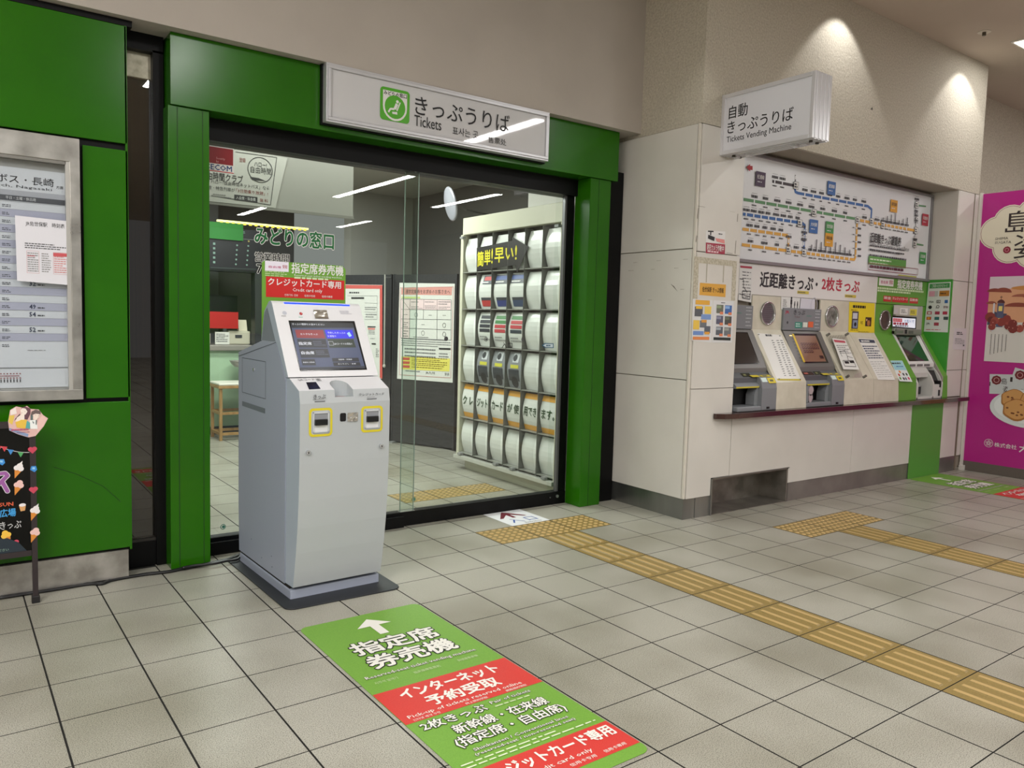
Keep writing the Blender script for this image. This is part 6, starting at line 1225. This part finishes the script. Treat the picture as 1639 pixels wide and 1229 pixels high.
for x0_, x1_, y0_, y1_, n_ in ((300, 430, 345, 385, 2), (310, 430, 420, 470, 2), (340, 410, 605, 650, 3), (360, 410, 690, 700, 1), (420, 455, 800, 900, 5)): k.dashes(sP(x0_, y1_), sP(x1_, y0_), n_, K['gry'], 2, word=.02, seed=x0_)
rq('#2a2a2a', 2, (330, 560), (418, 562), (418, 574), (330, 572)); rq('#d8807a', 2, (335, 578), (412, 580), (412, 598), (335, 596)); rq('#2a2a2a', 2, (376, 745), (422, 747), (422, 762), (376, 760)); k.done('print', r_)
tm = root('hanging_rod', 'thin pale rod hanging before the black partitions', 'rod', tuple(FP1.w(FP1.on(625, 520)[0], 1.2, .1))); a_, b_ = FP1.w(FP1.on(625.5, 440)[0], FP1.on(625, 440)[1], .1), FP1.w(FP1.on(624, 584)[0], FP1.on(624, 584)[1], .1); MB().tube([a_, b_], .009, P('#a5a49c', .4), 8).build('rod', tm); MB().tube([a_ - Vector((0, 0, .03)), a_ - Vector((0, 0, .03)) - FPt.N * .105], .006, K['gry'], 6).build('hook', tm)
MB().lathe([(.0001, -.03), (.014, -.02), (.016, 0), (.01, .01)], b_, P('#c5c4bc', .4), 10).build('rod_tip', tm)
# round mirror
mr_ = root('round_mirror', 'round tilted mirror on a bracket high beside the leaflet rack', 'mirror', (3.97, 6.6, 2.55)); c_ = FX(3.90).w(*FX(3.90).on(723, 326)); n_ = Vector((-.80, .35, -.30)).normalized() ; a_ = n_.cross(Vector((0, 0, 1))).normalized(); b_ = n_.cross(a_); mb = MB(); vs = []
n_ = Vector((-.55, .80, -.24)).normalized(); 
az = math.atan2(c_.y, c_.x) ; vd = Vector((cos(az), sin(az), 0)); n_ = (vd.cross(Vector((0, 0, 1))) * -.93 - vd * .30 + Vector((0, 0, -.22))).normalized(); a_ = n_.cross(Vector((0, 0, 1))).normalized(); b_ = n_.cross(a_)
for q, d in ((1, 0), (1.03, .01), (1.0, .02), (.9, .022), (.5, .034), (.01, .04)):
    for i in range(24): vs.append(c_ + .158 * q * (a_ * cos(2 * pi * i / 24) + b_ * sin(2 * pi * i / 24)) + n_ * d)
mb.add(vs, [(j * 24 + i, j * 24 + (i + 1) % 24, (j + 1) * 24 + (i + 1) % 24, (j + 1) * 24 + i) for j in range(5) for i in range(24)] + [list(range(24))], P('#b9b8c4', .25, .4)); mb.build('mirror_dish', mr_, smooth=True)
MB().tube([c_ - n_ * .0, c_ - n_ * .04 + Vector((.03, 0, -.02)), Vector((4.0, c_.y - .1, c_.z - .06)), Vector((4.6, c_.y + .1, c_.z - .06))], .010, K['gry'], 8).build('bracket', mr_)

# ------------------------------------------------------------------ leaflet rack along the right side of the office entrance
RX, RYF, RYN = 3.935, 6.31, 4.815; PITCH_ = .2425; Z0R = 2.195; RH = .341
rk = root('leaflet_rack', 'tall ivory leaflet rack with six columns of pockets inside the doors', 'rack', (3.98, 5.56, 0)); IV = P('#c9c6b2', .45, name='rack_ivory')
MB().box(RX, 4.02, RYN, RYF, 2.215, 2.37, IV).build('top_fascia', rk, bevel=.004); MB().box(RX - .01, 4.02, RYF - .03, RYF + .015, .10, 2.215, IV).build('side_post', rk, bevel=.003); MB().box(RX - .01, 4.02, RYN - .01, RYN + .02, .10, 2.215, IV).build('side_post', rk)
MB().box(RX + .075, 4.02, RYN, RYF - .03, .10, 2.215, P('#4a4844', .6)).build('back_panel', rk); MB().box(RX - .04, 4.02, RYN, RYF + .02, .10, .135, P('#c4c3bb', .3, .2)).build('base_tray', rk, bevel=.003); MB().box(3.985, 4.02, RYN, RYF - .05, 0, .10, IV).build('plinth', rk)
for c in range(1, 6): y = RYF - .03 - c * PITCH_; MB().box(RX - .01, RX + .08, y - .002, y + .002, .14, 2.2, P('#6a6a66', .2)).build('column_divider', rk)
for r in range(6):
    z = Z0R - (r + 1) * RH + .012; MB().box(RX - .005, RX + .075, RYN + .02, RYF - .03, z - .008, z, P('#8a8a84', .3)).build('pocket_shelf', rk)
for y, z in ((4.825, 2.17), (6.24, 2.175), (4.9, .14), (5.35, .14), (5.6, .14), (6.2, .14)): MB().box(RX - .045, RX - .012, y, y + .05, z, z + .02, K['gry']).build('hinge_fitting', rk)
def bend(v, z0): t = min(1, max(0, (v - z0) / .31)); return -.036 * sin(pi * t) - .012
SW = P('#d7d8d4', .25, coat=.3, name='sheet_white'); SOR = P('#e0a23a', .35); STL = P('#2f8a80', .4)
base_sheets = {}
rows_txt = ['ク レ', 'ジット', 'カード', 'が 使', '用でき', 'ます。']
for r in range(6):
    for c in range(6):
        yL = RYF - .045 - c * PITCH_; yR = yL - .195 - .01; z0 = Z0R - (r + 1) * RH + .014; zc = RX + .055
        if r == 4: lab = 'white leaflet with orange bands and dark green lettering, fifth row, %s column' % ('farthest', 'second farthest', 'third', 'fourth', 'second nearest', 'nearest')[c]
        elif r in (1, 2, 3) and c in (1, 2, 3): lab = 'printed leaflet strip of a ticket machine photo, row %s, %s of the three printed columns' % (('two', 'three', 'four')[r - 1], ('farthest', 'middle', 'nearest')[c - 1])
        else: lab = 'plain white leaflet, %s row of the rack, %s column' % (('top', 'second', 'third', 'fourth', 'fifth', 'bottom')[r], ('farthest', 'second farthest', 'third', 'fourth', 'second nearest', 'nearest')[c])
        s_ = root('leaflet', lab, 'leaflet', (zc, (yL + yR) / 2, z0), 0, 'plain white leaflets in the rack' if lab.startswith('plain') else 'printed leaflets in the rack')
        N_ = 8; mb = MB(); vs = []; th = .012
        for i in range(N_ + 1):
            z = z0 + .31 * i / N_; x = zc + bend(z, z0)
            vs += [(x, yL, z), (x, yR, z), (x + th, yR - .004, z), (x + th, yL, z)]
        fs = [(4 * i + a, 4 * i + (a + 1) % 4, 4 * i + 4 + (a + 1) % 4, 4 * i + 4 + a) for i in range(N_) for a in range(4)] + [(0, 1, 2, 3), tuple(4 * N_ + a for a in range(4))]
        mb.add(vs, fs, SW)
        if c in (0, 3) and r in (1, 2, 3): mb.box(zc - .03, zc - .01, yR - .014, yR - .004, z0, z0 + .30, STL)
        mb.build('sheet', s_)
        f = FX(zc - .001); k = Ink(f); ua, ub_ = -yL, -yR
        if r == 4:
            k.rect((ua, z0 + .265), (ub_, z0 + .31), SOR, 1, False); k.rect((ua, z0), (ub_, z0 + .045), SOR, 1, False)
            for i in range(1, 4): pass
            k.text(rows_txt[c], (ua + .02, z0 + .12), (ub_ - .015, z0 + .20), P('#2f4a2a', .4), 1, .03, px=False)
        elif 1 <= r <= 3 and 1 <= c <= 3:
            if r == 1:
                k.rect((ua + (.05 if c == 1 else 0), z0 + .22), (ub_, z0 + .30), P('#4a4e58', .4), 1, False); k.rect((ua + (.07 if c == 1 else .01), z0 + .255), (ub_ - .01, z0 + .29), P(['#c03a3a', '#2f4a8a', '#2f4a8a'][c - 1], .4), 2, False); k.dashes((ua + .02, z0 + .225), (ub_ - .01, z0 + .25), 1, WHITE, 3, False, word=.02)
                k.rect((ua + .04, z0 + .02), (ub_, z0 + .10), P(['#b93a3a', '#2f3a7a', '#3a4a6a'][c - 1], .4), 1, False); k.rect((ua + .04, z0 + .075), (ub_, z0 + .10), P('#3a3c44', .4), 2, False)
            elif r == 2:
                for i in range(4): k.rect((ua + .03, z0 + .13 + i * .04), (ub_ - .01, z0 + .16 + i * .04), P([['#33363e', '#33363e', '#3a3d44', '#33363e'], ['#b8434a', '#b8434a', '#3f7a44', '#3f7a44'], ['#2f3a44', '#b8434a', '#b8434a', '#3f7a44']][c - 1][i], .4), 1, False)
                k.dashes((ua + .03, z0 + .05), (ub_ - .02, z0 + .10), 2, K['gry'], 1, False, word=.02)
            else:
                k.rect((ua, z0), (ub_, z0 + .31), P('#85888c', .35), 1, False); k.rect((ua + .02, z0 + .06), (ub_ - .03, z0 + .16), P('#3c3e44', .4), 2, False); k.disc((ua + .10, z0 + .05), .05, P('#1c1c20', .4), 2, False, n=14); k.rect((ua + .05, z0 + .17), (ub_ - .04, z0 + .20), P('#c9c44a', .4), 2, False); k.rect((ua + .07, z0 + .22), (ub_ - .05, z0 + .30), P('#c9ccd0', .3), 2, False); k.disc((ua + .10, z0 + .26), .03, P('#3a3c40', .3), 3, False, n=12)
        else: k.rect((ua + .17, z0 + .01), (ub_ - .001, z0 + .30), P('#e2e3df', .3), 1, False)
        k.v = [(v[0] + bend(v[2], z0) , v[1], v[2]) for v in k.v]
        # split long faces so that print follows the curve
        me_k = bmesh.new()
        vv = [me_k.verts.new(v) for v in k.v]
        fl_ = []
        for f_, mi_ in zip(k.f, k.mi):
            try: q = me_k.faces.new([vv[i] for i in f_]); q.material_index = mi_
            except ValueError: pass
        for i in range(1, 8):
            zz = z0 + .31 * i / 8; bmesh.ops.bisect_plane(me_k, geom=me_k.verts[:] + me_k.edges[:] + me_k.faces[:], plane_co=(0, 0, zz), plane_no=(0, 0, 1))
        for v in me_k.verts: v.co.x = zc - .0025 + bend(v.co.z, z0) - .0007 * round((zc - .001 + bend(v.co.z, z0) - v.co.x) / .0007) * 0
        lay = {}
        me_k.verts.index_update(); k2 = MB(); k2.m = k.m; k2.v = [tuple(v.co) for v in me_k.verts]
        depth = {}
        for f_ in me_k.faces: k2.f.append([v.index for v in f_.verts]); k2.mi.append(f_.material_index)
        # lift each ink by its order so overlapping inks do not share a plane
        nv = []; nf = []
        for f_, mi_ in zip(k2.f, k2.mi): nf.append(list(range(len(nv), len(nv) + len(f_)))); nv += [(k2.v[i][0] - .0007 * mi_, k2.v[i][1], k2.v[i][2]) for i in f_]
        k2.v, k2.f = nv, nf; me_k.free(); k2.build('print', s_, flat=True)
ar = root('arrow_poster', 'black arrow-shaped poster with yellow lettering across the top of the rack', 'poster', (3.86, 5.9, 2.0)); FAr = FX(3.926); g8 = lambda x, y: (620 + x * .2441, 280 + y * .2441)
slab('arrow_card', FAr, [g8(585, 478), g8(820, 430), g8(818, 405), g8(925, 470), g8(850, 640), g8(838, 590), g8(585, 628)], P('#1c1a1a', .4), ar, .003, px=True); k = Ink(Fr(FAr.w(0, 0, .001), FAr.U, FAr.V)); YL = P('#e8dc30', .4)
for t, x0_, x1_, y0_, y1_ in (('簡', 590, 632, 500, 600), ('単', 635, 678, 490, 590), ('!', 682, 692, 482, 580), ('早', 703, 765, 475, 575), ('い', 775, 828, 475, 555), ('!', 838, 850, 462, 555)): k.text(t, g8(x0_, y1_), g8(x1_, y0_), YL, 1, .03)
k.done('lettering', ar)
